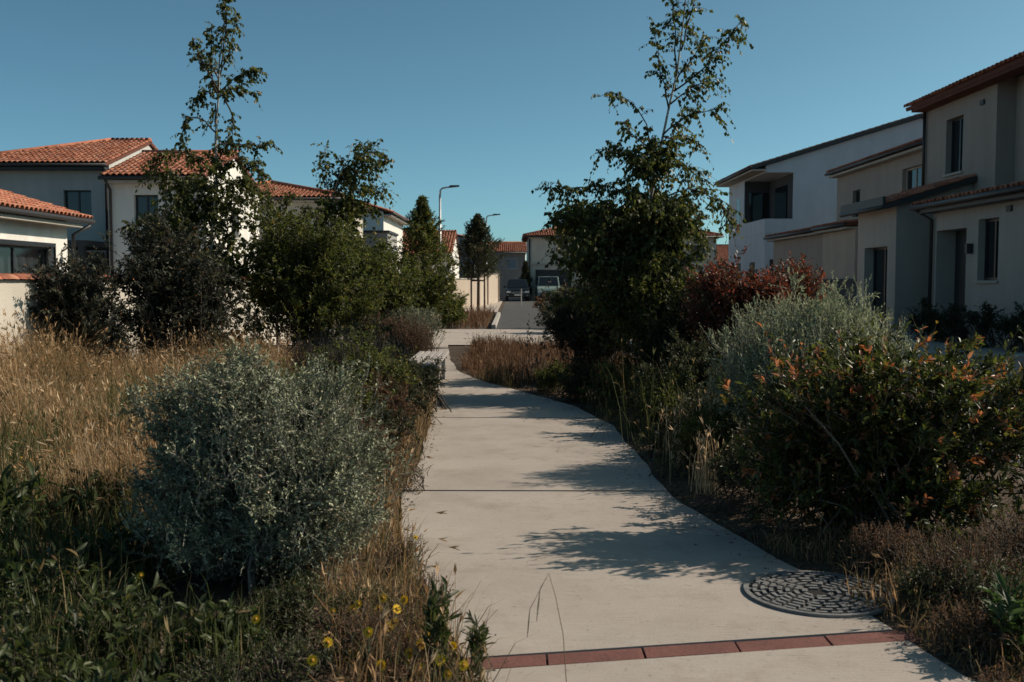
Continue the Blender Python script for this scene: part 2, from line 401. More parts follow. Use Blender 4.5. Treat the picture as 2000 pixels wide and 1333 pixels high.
for a, b in J: slab(lambda s, a=a: a(s)+.006, lambda s, b=b: b(s)-.006)
lo, ro = edge(4.15); x = lo-.03
while x < ro-.1:
    x1 = x + .412; q = []
    for xx in (x+.004, x1-.004):
        s = (xx-lo)/(ro-lo); q.append((xx, BR0(s)+.004)); q.append((xx, BR1(s)-.004))
    m = MB(); m.prism([(q[0][0], q[0][1], -.03), (q[2][0], q[2][1], -.03), (q[3][0], q[3][1], -.03), (q[1][0], q[1][1], -.03)], (0, 0, .0655 + random.uniform(-.002, .002)))
    m.build('brick', M['brick'], path, bevel=.004); x = x1
# --- drain cover
MC = Vector((1.53, 4.90, .040))
mc = empty('manhole_cover', MC, 'round cast iron drain cover with rings of ribs set into the concrete path', 'manhole cover')
def ring_pts(r, a0, a1, n): return [(MC.x + r*math.cos(a0+(a1-a0)*k/n), MC.y + r*math.sin(a0+(a1-a0)*k/n)) for k in range(n+1)]
def arc_block(m, r0, r1, a0, a1, z0, z1, n=3):
    p = ring_pts(r0, a0, a1, n); q = ring_pts(r1, a0, a1, n)
    m.prism([(x, y, z0) for x, y in q] + [(x, y, z0) for x, y in reversed(p)], (0, 0, z1-z0))
m = MB(); m.poly([(x, y, MC.z+.0005) for x, y in ring_pts(.355, 0, 2*math.pi, 48)[:-1]]); m.build('plate', M['pit'], mc)
m = MB()
for k in range(48): arc_block(m, .338, .362, 2*math.pi*k/48, 2*math.pi*(k+1)/48, MC.z-.002, MC.z+.012, 1)
m.build('frame', M['iron'], mc)
for q, r0 in enumerate(np.linspace(.055, .298, 7)):
    m = MB(); nseg = [6, 8, 12, 16, 18, 22, 26][q]; off = (q % 2)*math.pi/nseg
    for k in range(nseg):
        a0 = 2*math.pi*k/nseg + off; ga = .010/r0
        arc_block(m, r0, r0+.020, a0+ga, a0+2*math.pi/nseg-ga, MC.z+.001, MC.z+.010, 3)
        if k % 2 == 0: arc_block(m, r0+.0245, r0+.0395, a0+ga, a0+ga+.03/r0*.5, MC.z+.001, MC.z+.009, 1)
    m.build('rib_ring', M['iron'], mc)

# ------------------------------------------------------------------ houses
def tile_unit():
    """one curved clay tile, 0.21 m wide, 0.42 m long, lower end at the origin, running along +Y"""
    m = MB(); seg = 6; r0, r1 = .098, .078
    for (y, r) in ((0, r0), (.42, r1)):
        for k in range(seg+1):
            a = math.pi*k/seg; m.v.append((-r*math.cos(a), y, r*.78*math.sin(a)))
    for (y, r) in ((0, r0-.018), (.1, r0-.02)):
        for k in range(seg+1):
            a = math.pi*k/seg; m.v.append((-r*math.cos(a), y, r*.78*math.sin(a)))
    n = seg+1
    for k in range(seg):
        m.f.append((k, k+1, n+k+1, n+k)); m.f.append((k+1, k, 2*n+k, 2*n+k+1)); m.f.append((2*n+k+1, 2*n+k, 3*n+k, 3*n+k+1))
    return m
TU = tile_unit(); TILE_ME = TU.mesh('roof_tile', True); TILE_ME.materials.append(M['tile'])
TUV = np.array(TU.v); TUF = np.array(TU.f)
def inside(poly, x, y):
    c = False; j = len(poly)-1
    for i in range(len(poly)):
        xi, yi = poly[i]; xj, yj = poly[j]
        if (yi > y) != (yj > y) and x < (xj-xi)*(y-yi)/(yj-yi)+xi: c = not c
        j = i
    return c
def tile_plane(roof, pts, along, up, parts=0):
    """cover the planar polygon pts (world) with clay tiles; along = eave direction, up = up the slope"""
    O = Vector(pts[0]); a = Vector(along).normalized(); u = Vector(up).normalized(); w = a.cross(u)
    if w.z < 0: a = -a; w = -w
    poly = [((Vector(p)-O).dot(a), (Vector(p)-O).dot(u)) for p in pts]
    sx = [p[0] for p in poly]; sy = [p[1] for p in poly]; mats = []
    nx = max(1, round((max(sx)-min(sx))/.205)); px = (max(sx)-min(sx))/nx
    for i in range(nx):
        for j in range(int((max(sy)-min(sy))/.34)+1):
            x = min(sx)+px*(i+.5); y = min(sy)+.34*j-.05
            if inside(poly, x, min(max(y+.2, min(sy)+.01), max(sy)-.01)):
                tl = .05
                u2 = (u*math.cos(tl) - w*math.sin(tl)*-.0).normalized()
                ry = random.uniform(-.03, .03); aj = (a*math.cos(ry)+u*math.sin(ry)).normalized(); uj = w.cross(aj)
                up_t = (uj - w*.045).normalized(); wj = aj.cross(up_t)
                p = O + a*x + u*y + w*(.03+random.uniform(0, .008))
                mats.append(Matrix(((aj.x, up_t.x, wj.x, p.x), (aj.y, up_t.y, wj.y, p.y), (aj.z, up_t.z, wj.z, p.z), (0, 0, 0, 1))))
    C = Vector((0, 0, 1.6)); mats.sort(key=lambda q: (q.translation-C).length)
    inv = Matrix.Translation(-Vector(roof.parent.location))
    for q in mats[:parts]:
        o = link('roof_tile', TILE_ME); o.parent = roof; o.matrix_basis = inv @ q
        o.matrix_parent_inverse = Matrix.Identity(4)
    rest = mats[parts:]
    if rest:
        B = np.array([np.array(q) for q in rest]); V = np.einsum('nij,kj->nki', B[:, :3, :3], TUV) + B[:, None, :3, 3]
        F = TUF[None] + (np.arange(len(rest))*len(TUV))[:, None, None]
        tn = np.repeat(rng.random(len(rest)), len(TUV))
        o = link('roof_tiles', np_mesh('roof_tiles', V.reshape(-1, 3), F.reshape(-1, 4), tn, True), M['tile'])
        o.parent = roof; o.matrix_basis = inv; o['kind'] = 'stuff'
def roof_plane(h, pts, along, up, parts=0, under=None, slab_t=.10):
    """sloping roof slab plus its tiles; pts run round the polygon"""
    P = [Vector(p) for p in pts]; nn = (P[1]-P[0]).cross(P[2]-P[1]).normalized()
    if nn.z > 0: nn = -nn
    m = MB(); m.prism(P, nn*slab_t); o = m.build('roof', under or M['under'], h)
    o.matrix_parent_inverse = Matrix.Identity(4); o.matrix_basis = Matrix.Translation(-Vector(h.location))
    me = o.data; me.transform(Matrix.Translation(-Vector(h.location))); o.matrix_basis = Matrix.Identity(4)
    tile_plane(o, pts, along, up, parts)
    return o
def wallbox(m, x0, x1, y0, y1, z0, z1, op={}, d=.22):
    """four walls with openings; op = {'S': [(a0,a1,z0,z1)..], 'N','E','W'}"""
    def side(org, du, nn, L, ops):
        us = sorted({0, L, *[k for o in ops for k in o[:2]]}); zs = sorted({z0, z1, *[k for o in ops for k in o[2:4]]})
        P = lambda u, z, t=0: (org[0]+du[0]*u-nn[0]*t, org[1]+du[1]*u-nn[1]*t, z)
        for a, b in zip(us[:-1], us[1:]):
            for c, e in zip(zs[:-1], zs[1:]):
                mu, mz = (a+b)/2, (c+e)/2
                if any(o[0] < mu < o[1] and o[2] < mz < o[3] for o in ops): continue
                m.quad(P(a, c), P(b, c), P(b, e), P(a, e))
        for o in ops:
            a, b, c, e = o[:4]; dd = o[4] if len(o) > 4 else d
            m.quad(P(a, c), P(a, c, dd), P(a, e, dd), P(a, e)); m.quad(P(b, c, dd), P(b, c), P(b, e), P(b, e, dd))
            m.quad(P(a, e), P(a, e, dd), P(b, e, dd), P(b, e)); m.quad(P(a, c, dd), P(a, c), P(b, c), P(b, c, dd))
    side((x0, y0), (1, 0), (0, -1), x1-x0, op.get('S', [])); side((x1, y0), (0, 1), (1, 0), y1-y0, op.get('E', []))
    side((x1, y1), (-1, 0), (0, 1), x1-x0, op.get('N', [])); side((x0, y1), (0, -1), (-1, 0), y1-y0, op.get('W', []))
def window(h, face, c, a0, a1, z0, z1, d=.2, mull=1, frame='frame', pane='glass', sill=True, name='window', curtain=False):
    """window in a wall: face 'S' (wall y=c), 'E'/'W' (wall x=c); a0..a1 along the wall, inset d"""
    sgn = {'S': 1, 'E': -1, 'W': 1}[face]
    def bx(m, a, b, t0, t1, e, f):
        t0, t1 = sorted((c+sgn*t0, c+sgn*t1))
        if face == 'S': m.box(a, b, t0, t1, e, f)
        else: m.box(t0, t1, a, b, e, f)
    fr = MB(); w = .06
    bx(fr, a0, a0+w, d-.05, d+.02, z0, z1); bx(fr, a1-w, a1, d-.05, d+.02, z0, z1)
    bx(fr, a0+w, a1-w, d-.05, d+.02, z1-w, z1); bx(fr, a0+w, a1-w, d-.05, d+.02, z0, z0+w)
    for k in range(1, mull+1):
        x = a0+(a1-a0)*k/(mull+1); bx(fr, x-w/2, x+w/2, d-.045, d+.018, z0+w, z1-w)
    f = fr.build(name, M[frame], h)
    p = MB(); bx(p, a0+.02, a1-.02, d-.02, d-.012, z0+.02, z1-.02)
    g = p.build('pane', M[pane], h); sub(g, f)
    if sill:
        s_ = MB(); bx(s_, a0-.06, a1+.06, -.05, d-.06, z0-.06, z0-.003); sub(s_.build('sill', M['soffit'], h), f)
    if curtain:
        cu = MB(); n = 60; xs_ = np.linspace(a0+.05, a1-.05, n)
        for k in range(n-1):
            t = [d+.14+.045*math.sin(q*38)+.02*math.sin(q*17) for q in xs_[k:k+2]]
            P = [(c+sgn*t[0], xs_[k]), (c+sgn*t[1], xs_[k+1])]
            if face == 'S': P = [(q[1], q[0]) for q in P]
            cu.quad((*P[0], z0), (*P[1], z0), (*P[1], z1), (*P[0], z1))
        sub(cu.build('curtain', M['curtain'], h, True), f)
        bk = MB(); bx(bk, a0-.4, a1+.4, d+.5, d+.55, z0-.3, z1+.3); bk.build('room_wall', M['grey'], h)
    return f
def sub(o, parent):
    """re-parent a world-space child as a sub-part"""
    o.parent = parent; o.matrix_parent_inverse = Matrix.Identity(4)
def pipe(h, pts, r=.06, mat='fascia', name='gutter', seg=8): return MB().tube(pts, r, seg).build(name, M[mat], h, True)

def gable(h, x0, x1, y0, y1, eave, axis, ov=.45, ovg=.12, slope=.31, wall='white', op={}, parts=0, gut=True, ridge_at=None):
    m = MB(); wallbox(m, x0, x1, y0, y1, -.2, eave, op)
    if axis == 'x':
        yc = ridge_at or (y0+y1)/2; zr0 = eave+slope*(yc-y0); zr1 = eave + slope*(y1-yc); zr = zr0
        for x in (x0, x1): m.poly([(x, y0, eave), (x, y1, eave), (x, yc, zr)] if x == x1 else [(x, y1, eave), (x, y0, eave), (x, yc, zr)])
        m.build('wall', M[wall], h)
        t = .16; e0 = eave-slope*ov+t; X0, X1 = x0-ovg, x1+ovg
        sb = (zr-eave)/(y1-yc)
        roof_plane(h, [(X0, y0-ov, e0), (X1, y0-ov, e0), (X1, yc, zr+t), (X0, yc, zr+t)], (1,0,0), (0, 1, slope), parts)
        roof_plane(h, [(X1, y1+ov, eave-sb*ov+t), (X0, y1+ov, eave-sb*ov+t), (X0, yc+.005, zr+t), (X1, yc+.005, zr+t)], (-1,0,0), (0, -1, sb), 0)
        pipe(h, [(X0, yc, zr+t+.04), (X1, yc, zr+t+.04)], .10, 'tile', 'ridge_tile', 8)
        if gut: pipe(h, [(X0, y0-ov-.06, e0-.06), (X1, y0-ov-.06, e0-.06)]); 
        MB().box(x0-.02, x1+.02, y0-ov+.03, y0-.004, e0-.22, e0-.13).build('soffit', M['soffit'], h)
    else:
        xc = ridge_at or (x0+x1)/2; zr = eave+slope*(xc-x0); sb = (zr-eave)/(x1-xc)
        m.poly([(x0, y0, eave), (x1, y0, eave), (xc, y0, zr)]); m.poly([(x1, y1, eave), (x0, y1, eave), (xc, y1, zr)])
        m.build('wall', M[wall], h)
        t = .16; e0 = eave-slope*ov+t; e1 = eave-sb*ov+t; Y0, Y1 = y0-ovg, y1+ovg
        roof_plane(h, [(x0-ov, Y1, e0), (x0-ov, Y0, e0), (xc, Y0, zr+t), (xc, Y1, zr+t)], (0,-1,0), (1, 0, slope), parts if x0 > 0 else 0)
        roof_plane(h, [(x1+ov, Y0, e1), (x1+ov, Y1, e1), (xc+.005, Y1, zr+t), (xc+.005, Y0, zr+t)], (0,1,0), (-1, 0, sb), parts if x0 < 0 else 0)
        pipe(h, [(xc, Y0, zr+t+.04), (xc, Y1, zr+t+.04)], .10, 'tile', 'ridge_tile', 8)
        if gut:
            sx, ee = ((x1+ov+.06), e1) if x0 < 0 else ((x0-ov-.06), e0)
            pipe(h, [(sx, Y0, ee-.06), (sx, Y1, ee-.06)])
        if x0 < 0: MB().box(x1+.004, x1+ov-.03, y0, y1, e1-.22, e1-.13).build('soffit', M['soffit'], h)
        else: MB().box(x0-ov+.03, x0-.004, y0, y1, e0-.22, e0-.13).build('soffit', M['soffit'], h)
def hip(h, x0, x1, y0, y1, eave, ov=.45, slope=.31, wall='white', op={}, parts=0):
    m = MB(); wallbox(m, x0, x1, y0, y1, -.2, eave, op); m.build('wall', M[wall], h)
    X0, X1, Y0, Y1 = x0-ov, x1+ov, y0-ov, y1+ov; e = eave+.03; d = min(X1-X0, Y1-Y0)/2; z = e+slope*d
    if X1-X0 >= Y1-Y0: A, B = (X0+d, (Y0+Y1)/2, z), (X1-d, (Y0+Y1)/2, z)
    else: A, B = ((X0+X1)/2, Y0+d, z), ((X0+X1)/2, Y1-d, z)
    c = [(X0, Y0, e), (X1, Y0, e), (X1, Y1, e), (X0, Y1, e)]
    if X1-X0 >= Y1-Y0:
        roof_plane(h, [c[0], c[1], B, A], (1,0,0), (0,1,slope), parts); roof_plane(h, [c[1], c[2], B], (0,1,0), (-1,0,slope))
        roof_plane(h, [c[2], c[3], A, B], (-1,0,0), (0,-1,slope)); roof_plane(h, [c[3], c[0], A], (0,-1,0), (1,0,slope))
    else:
        roof_plane(h, [c[0], c[1], A], (1,0,0), (0,1,slope), parts); roof_plane(h, [c[1], c[2], B, A], (0,1,0), (-1,0,slope))
        roof_plane(h, [c[2], c[3], B], (-1,0,0), (0,-1,slope)); roof_plane(h, [c[3], c[0], A, B], (0,-1,0), (1,0,slope))
    up = Vector((0, 0, .10))
    for q, (p, s_) in enumerate(((c[0], A), (c[1], A if X1-X0 < Y1-Y0 else B), (A, B))):
        pipe(h, [Vector(p)+up, Vector(s_)+up], .09, 'tile', 'ridge_tile')
    pipe(h, [(X0, Y0-.05, e-.06), (X1, Y0-.05, e-.06)]); pipe(h, [(X1+.05, Y0, e-.06), (X1+.05, Y1, e-.06)])
    MB().box(x0, x1, Y0+.03, y0-.004, e-.2, e-.13).build('soffit', M['soffit'], h)

# F: low white house, street wall facing +X
h = empty('house', (-14, 19, 0), 'low white house with orange tiled roof, wall lamp and curtained patio window behind garden wall', 'house')
fo = (6.5, 9.75, .2, 2.40)            # opening along Y from y0=14
gable(h, -18, -10.9, 14, 24.5, 3.1, 'y', ov=.42, ovg=.4, slope=.30, wall='white', op={'E': [(*fo, .24)]}, parts=260)
window(h, 'E', -10.9, 14+fo[0], 14+fo[1], fo[2], fo[3], d=.18, mull=1, pane='clear', sill=False, curtain=True)
MB().box(-10.897, -10.86, 23.75, 23.80, .2, 2.50).box(-10.897, -10.86, 20.45, 20.5, .2, 2.50).box(-10.897, -10.86, 20.5, 23.75, 2.405, 2.50).build('window_surround', M['frame'], h)
pipe(h, [(-10.42, 24.75, 2.98), (-10.80, 24.62, 2.75), (-10.80, 24.62, 0)], .045, 'fascia', 'downpipe')
wl = empty('wall_lamp', (-10.9, 24.2, 2.25), 'small dark lantern on the lit white wall of the low house', 'lamp')
MB().tube([(-10.9, 24.2, 2.32), (-10.75, 24.2, 2.42), (-10.68, 24.2, 2.34)], .021).build('bracket', M['frame'], wl, True)
MB().tube([(-10.68, 24.2, 2.34), (-10.68, 24.2, 2.31), (-10.68, 24.2, 2.12), (-10.68, 24.2, 2.06)], [.03, .085, .065, .02], 6).build('lantern', M['frame'], wl)
# G: two storey grey house behind
h = empty('house', (-20, 41, 0), 'two storey white house whose shaded front has one dark window under a wide red roof', 'house')
gw = (-17.0, -15.95, 4.0, 5.05)
gx0, gx1, gy0, gy1, ge = -21.0, -15.25, 38.0, 46.4, 6.0; gyc = 42.2; gzr = ge+.31*(gyc-gy0)
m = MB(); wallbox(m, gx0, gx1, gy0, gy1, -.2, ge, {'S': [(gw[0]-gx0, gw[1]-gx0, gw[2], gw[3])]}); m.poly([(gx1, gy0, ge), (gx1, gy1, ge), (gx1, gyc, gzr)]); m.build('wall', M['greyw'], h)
gov = .5; e0 = ge-.31*gov+.16; zr = gzr+.16; X0, X1, Y0, Y1 = gx0-gov, gx1+.1, gy0-gov, gy1+gov; rx = X0+(gyc-Y0)
roof_plane(h, [(X0, Y0, e0), (X1, Y0, e0), (X1, gyc, zr), (rx, gyc, zr)], (1,0,0), (0,1,.31), 300)
roof_plane(h, [(X1, Y1, e0), (X0, Y1, e0), (rx, gyc+.005, zr), (X1, gyc+.005, zr)], (-1,0,0), (0,-1,.31))
roof_plane(h, [(X0-.004, Y1, e0), (X0-.004, Y0, e0), (rx-.004, gyc, zr)], (0,-1,0), (1,0,.31))
pipe(h, [(rx, gyc, zr+.04), (X1, gyc, zr+.04)], .10, 'tile', 'ridge_tile'); pipe(h, [(X0, Y0, e0+.06), (rx, gyc, zr+.06)], .09, 'tile', 'ridge_tile')
pipe(h, [(X0, Y0-.06, e0-.06), (X1, Y0-.06, e0-.06)]); MB().box(gx0, gx1+.02, Y0+.03, gy0-.004, e0-.22, e0-.13).build('soffit', M['fascia'], h)
window(h, 'S', 38, *gw, sill=False)
pipe(h, [(-15.35, 37.5, 5.85), (-15.35, 37.93, 5.6), (-15.35, 37.93, 0)], .05, 'fascia', 'downpipe')
MB().box(-17.6, -14.0, 32.9, 37.4, 2.75, 2.95).box(-17.6, -17.4, 32.9, 33.1, -.1, 2.75).box(-14.3, -14.1, 32.9, 33.1, -.1, 2.75).build('carport', M['fascia'], h)
MB().box(-17.9, -15.5, 37.88, 37.96, -.1, 2.7).build('garage_door', M['black'], h)
# H
h = empty('house', (-11.7, 36, 0), 'square house with red gable roof and lit end wall behind the white trunked birch', 'house')
hw = (-12.45, -11.65, 3.55, 4.45)
gable(h, -13.3, -10.1, 33, 40, 4.98, 'x', ov=.4, ovg=.12, wall='white', op={'S': [(hw[0]+13.3, hw[1]+13.3, hw[2], hw[3]), (1.0, 2.4, .2, 2.3)], 'E': [(3, 4, 3.2, 4.3)]}, parts=220)
window(h, 'S', 33, *hw); window(h, 'S', 33, -12.3, -10.9, .2, 2.3, sill=False); window(h, 'E', -10.1, 36, 37, 3.2, 4.3)
pipe(h, [(-13.2, 32.55, 4.9), (-13.2, 32.93, 4.6), (-13.2, 32.93, 0)], .05, 'fascia', 'downpipe')
# I
h = empty('house', (-9.4, 49, 0), 'house with hipped orange roof and white lit side behind the small birch', 'house')
hip(h, -15.5, -7.9, 45, 53, 5.3, slope=.235, wall='cream', op={'E': [(2.5, 3.6, 3.4, 4.6)], 'S': [(5.0, 6.0, 3.4, 4.5)]}, parts=0)
window(h, 'E', -7.9, 47.5, 48.6, 3.4, 4.6); window(h, 'S', 45, -10.5, -9.5, 3.4, 4.5)
m = MB(); wallbox(m, -12.5, -8.7, 40.5, 44.99, -.2, 3.9); m.poly([(-12.5, 40.5, 3.9), (-8.7, 40.5, 3.9), (-8.7, 44.99, 3.9), (-12.5, 44.99, 3.9)]); m.build('annexe', M['white'], h)
MB().box(-12.55, -8.65, 40.42, 40.62, 3.9, 4.02).build('coping', M['kerb'], h)
# J
h = empty('house', (-10, 65, 0), 'white gabled house with dark eaves and flat grey terrace block', 'house')
gable(h, -14.5, -7.7, 60, 70.5, 5.75, 'y', ov=.5, wall='white', op={'E': [(5, 6.2, 3.6, 4.8)]})
window(h, 'E', -7.7, 65, 66.2, 3.6, 4.8)
m = MB(); m.box(-11, -6.9, 55.5, 59.99, -.2, 4.3); m.build('terrace_block', M['grey'], h)
MB().box(-11.1, -6.8, 55.4, 59.98, 4.302, 4.42).build('coping', M['fascia'], h)
# K far centre left
h = empty('house', (-6, 76, 0), 'small far house with pale lit side wall behind the staked street tree', 'house')
gable(h, -10.5, -4.35, 71, 82, 3.5, 'x', ov=.4, wall='white', op={'E': [(3, 4, 1.2, 2.3)]}); window(h, 'E', -4.35, 74, 75, 1.2, 2.3)
h = empty('house', (-6.5, 101, 0), 'far house with a dark roof sloping towards the street lamps', 'house')
gable(h, -15, -3.6, 96, 108, 5.6, 'y', ov=.5, slope=.17, wall='grey', op={'S': [(7, 8.2, 3.2, 4.4)]}); window(h, 'S', 96, -8, -6.8, 3.2, 4.4)
# L
h = empty('house', (0, 102, 0), 'far grey house with blue shuttered window directly behind the parked dark car', 'house')
gable(h, -7, 1.36, 98, 107, 4.4, 'x', ov=.4, slope=.22, wall='grey', op={'S': [(6.5, 7.5, 2.8, 3.85)]})
window(h, 'S', 98, -.5, .5, 2.8, 3.85, pane='shutter', frame='whiteframe', mull=0)
pipe(h, [(1.3, 97.9, 4.3), (1.3, 97.9, 0)], .06, 'whiteframe', 'downpipe')  # white pipe stands in for the sunlit strip at this corner
# M
h = empty('house', (9.5, 90, 0), 'broad far house with hipped red roof and dark garage front behind the tall birch', 'house')
hip(h, 1.42, 17.6, 86, 96, 5.45, wall='cream', slope=.26, op={'S': [(.6, 3.7, .0, 2.6), (5.2, 6.5, 3.4, 4.7), (10.5, 11.8, 3.4, 4.7), (13.9, 15.2, 3.4, 4.7)]})
MB().box(2.02, 5.12, 86.15, 86.2, 0, 2.6).build('garage_door', M['fascia'], h)
for a in (6.62, 11.92, 15.32): window(h, 'S', 86, a, a+1.3, 3.4, 4.7)
MB().box(1.38, 5.7, 85.9, 85.996, 3.0, 3.15).build('string_course', M['soffit'], h)
pipe(h, [(1.5, 85.9, 5.4), (1.5, 85.9, 0)], .07, 'fascia', 'downpipe')
# N
h = empty('house', (26, 115, 0), 'low far house with red roof and chimney seen between birch and pale blue house', 'house')
gable(h, 21, 33, 110, 121, 3.7, 'x', ov=.4, slope=.34, wall='beige', op={'S': [(1, 2.2, 1, 2.4)]}); window(h, 'S', 110, 22, 23.2, 1, 2.4)
MB().box(22.6, 23.2, 113.4, 114.0, 4.6, 6.5).box(22.52, 23.28, 113.32, 114.08, 6.502, 6.62).build('chimney', M['soffit'], h)
# E: pale blue gable house with corner loggia
h = empty('house', (20, 54, 0), 'tall pale blue gable house with a corner balcony', 'house')
ex0, ex1, ey0, ey1, ee, es = 12.65, 28.0, 50.0, 58.4, 7.35, .305; exr = 20.3; ezr = ee+es*(exr-ex0)
m = MB(); m.box(ex0, ex1, ey0, ey1, -.2, 4.0); m.box(14.05, ex1, ey0, ey1, 4.0, ee); m.box(ex0, 14.05, 54.6, ey1, 4.0, ee); m.box(ex0, 14.05, ey0, 54.6, 7.02, ee)
for y, s_ in ((ey0, 1), (ey1, -1)):
    t = [(ex0, y, ee), (ex1, y, ee), (exr, y, ezr)]; m.poly(t if s_ > 0 else t[::-1])
m.build('wall', M['paleblue'], h)
MB().box(ex0-.03, ex0+.15, ey0+.16, 54.55, 4.0, 4.72).box(ex0-.03, 14.04, ey0-.03, ey0+.15, 4.0, 4.72).build('balcony_parapet', M['paleblue'], h)
MB().box(14.02, 14.046, ey0+.16, 54.59, 4.0, 7.0).box(12.68, 14.01, 54.572, 54.596, 4.0, 7.0).build('loggia_shade_panel', M['darkwall'], h)  # dark panels put the shade of the loggia recess into the wall colour
MB().box(13.95, 14.018, 51.0, 53.2, 4.0, 6.5).build('balcony_door', M['glass'], h)
MB().box(12.9, 13.9, 54.50, 54.568, 4.0, 6.4).build('balcony_door', M['glass'], h)
MB().box(ex0-.012, ex0+.05, 55.6, 56.3, 4.3, 6.2).build('window', M['glass'], h)
MB().box(12.9, 13.3, ey0-.012, ey0+.05, .6, 2.7).build('door', M['glass'], h)
for y0 in (52.0, 55.2): MB().box(ex0-.012, ex0+.05, y0, y0+1.1, .5, 2.6).build('window', M['glass'], h)
ov = .75; e0 = ee-es*ov+.16
roof_plane(h, [(ex0-ov, ey1+.2, e0), (ex0-ov, ey0-.2, e0), (exr, ey0-.2, ezr+.16), (exr, ey1+.2, ezr+.16)], (0,-1,0), (1,0,es))
sb = (ezr-ee)/(ex1-exr)
roof_plane(h, [(ex1+ov, ey0-.2, ee-sb*ov+.16), (ex1+ov, ey1+.2, ee-sb*ov+.16), (exr+.005, ey1+.2, ezr+.16), (exr+.005, ey0-.2, ezr+.16)], (0,1,0), (-1,0,sb))
pipe(h, [(ex0-ov-.06, ey0-.2, e0-.05), (ex0-ov-.06, ey1+.2, e0-.05)], .07)
MB().prism([(ex0-ov, ey0-.23, e0-.14), (exr, ey0-.23, ezr+.02), (exr, ey0-.23, ezr+.2), (ex0-ov, ey0-.23, e0+.04)], (0, .025, 0)).build('verge_board', M['fascia'], h)
MB().box(ex0-ov+.02, ex0-.004, ey0-.15, ey1+.15, e0-.2, e0-.12).build('soffit', M['soffit'], h)
# D + C: taupe house with low front wing
h = empty('house', (15, 40, 0), 'taupe house with a low front wing and small upper windows beside the pale blue house', 'house')
wD = [(1.9, 3.1), (7.2, 8.7)]
m = MB(); gable(h, 14.0, 21, 32.6, 43.2, 6.15, 'y', ov=.4, slope=.15, wall='taupe', op={'W': [(43.2-41.2, 43.2-40.3, 4.2, 5.3), (43.2-36.0, 43.2-34.3, 4.55, 5.6)]})
window(h, 'W', 14.0, 40.3, 41.2, 4.2, 5.3); window(h, 'W', 14.0, 34.3, 36.0, 4.55, 5.6, frame='soffit')
def wing(h, x0, x1, y0, y1, eave, wall, op, slope=.3, parts=0, zt=None):
    m = MB(); wallbox(m, x0, x1, y0, y1, -.2, eave, op)
    zr = eave+slope*(x1-x0)
    m.poly([(x0, y0, eave), (x1, y0, eave), (x1, y0, zr)]); m.poly([(x1, y1, eave), (x0, y1, eave), (x1, y1, zr)])
    m.build('wall', M[wall], h)
    e0 = eave-slope*.35+.14
    roof_plane(h, [(x0-.35, y1+.1, e0), (x0-.35, y0-.1, e0), (x1-.01, y0-.1, zr+.14), (x1-.01, y1+.1, zr+.14)], (0,-1,0), (1,0,slope), parts)
    pipe(h, [(x0-.41, y0-.1, e0-.05), (x0-.41, y1+.1, e0-.05)], .065)
    MB().box(x0-.33, x0-.004, y0, y1, e0-.2, e0-.12).build('soffit', M['soffit'], h)
wing(h, 12.3, 13.99, 39.2, 47, 3.55, 'taupe', {'W': [(47-42.2, 47-41.2, .9, 2.2), (47-45.0, 47-44.0, .9, 2.2)]}, .09)
window(h, 'W', 12.3, 41.2, 42.2, .9, 2.2); window(h, 'W', 12.3, 44, 45, .9, 2.2)
wing(h, 12.15, 13.99, 35.4, 39.08, 3.55, 'beige', {}, .09)
w = empty('garden_wall', (10.8, 33, 0), 'low dark grey wall in front of the taupe house', 'wall')
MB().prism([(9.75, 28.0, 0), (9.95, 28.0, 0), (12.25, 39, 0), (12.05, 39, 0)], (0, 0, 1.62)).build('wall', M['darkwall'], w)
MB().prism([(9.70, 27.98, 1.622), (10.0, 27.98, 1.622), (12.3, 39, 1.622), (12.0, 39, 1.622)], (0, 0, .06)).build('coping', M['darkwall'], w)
# A + B: nearest house on the right
h = empty('house', (12, 22, 0), 'two storey beige house with red eaves and garage porch beside the driveway', 'house')
m = MB(); wallbox(m, 11.5, 18.5, 23.9, 28.0, -.2, 6.42, {'W': [(28-26.65, 28-25.65, 4.42, 5.85)]}); wallbox(m, 11.95, 18.5, 17.6, 23.89, -.2, 6.42)
m.build('wall', M['taupe'], h)
window(h, 'W', 11.5, 25.65, 26.65, 4.42, 5.85, d=.2, mull=1)
def simple_roof(x0, x1, y0, y1, e, s_, parts):
    return roof_plane(h, [(x0, y1, e), (x0, y0, e), (x1, y0, e+s_*(x1-x0)), (x1, y1, e+s_*(x1-x0))], (0,-1,0), (1,0,s_), parts)
simple_roof(11.05, 15.2, 17.3, 28.3, 6.45, .3, 120)
roof_plane(h, [(19.3, 17.3, 6.45), (19.3, 28.3, 6.45), (15.205, 28.3, 7.695), (15.205, 17.3, 7.695)], (0,1,0), (-1,0,.303))
m = MB(); m.poly([(11.5, 28.0, 6.42), (18.5, 28.0, 6.42), (15.2, 28.0, 7.5)]); m.poly([(11.95, 17.6, 6.42), (18.5, 17.6, 6.42), (15.2, 17.6, 7.5)]); m.build('gable_wall', M['taupe'], h)
MB().box(11.1, 11.49, 17.5, 28.0, 6.28, 6.36).build('soffit', M['under'], h)
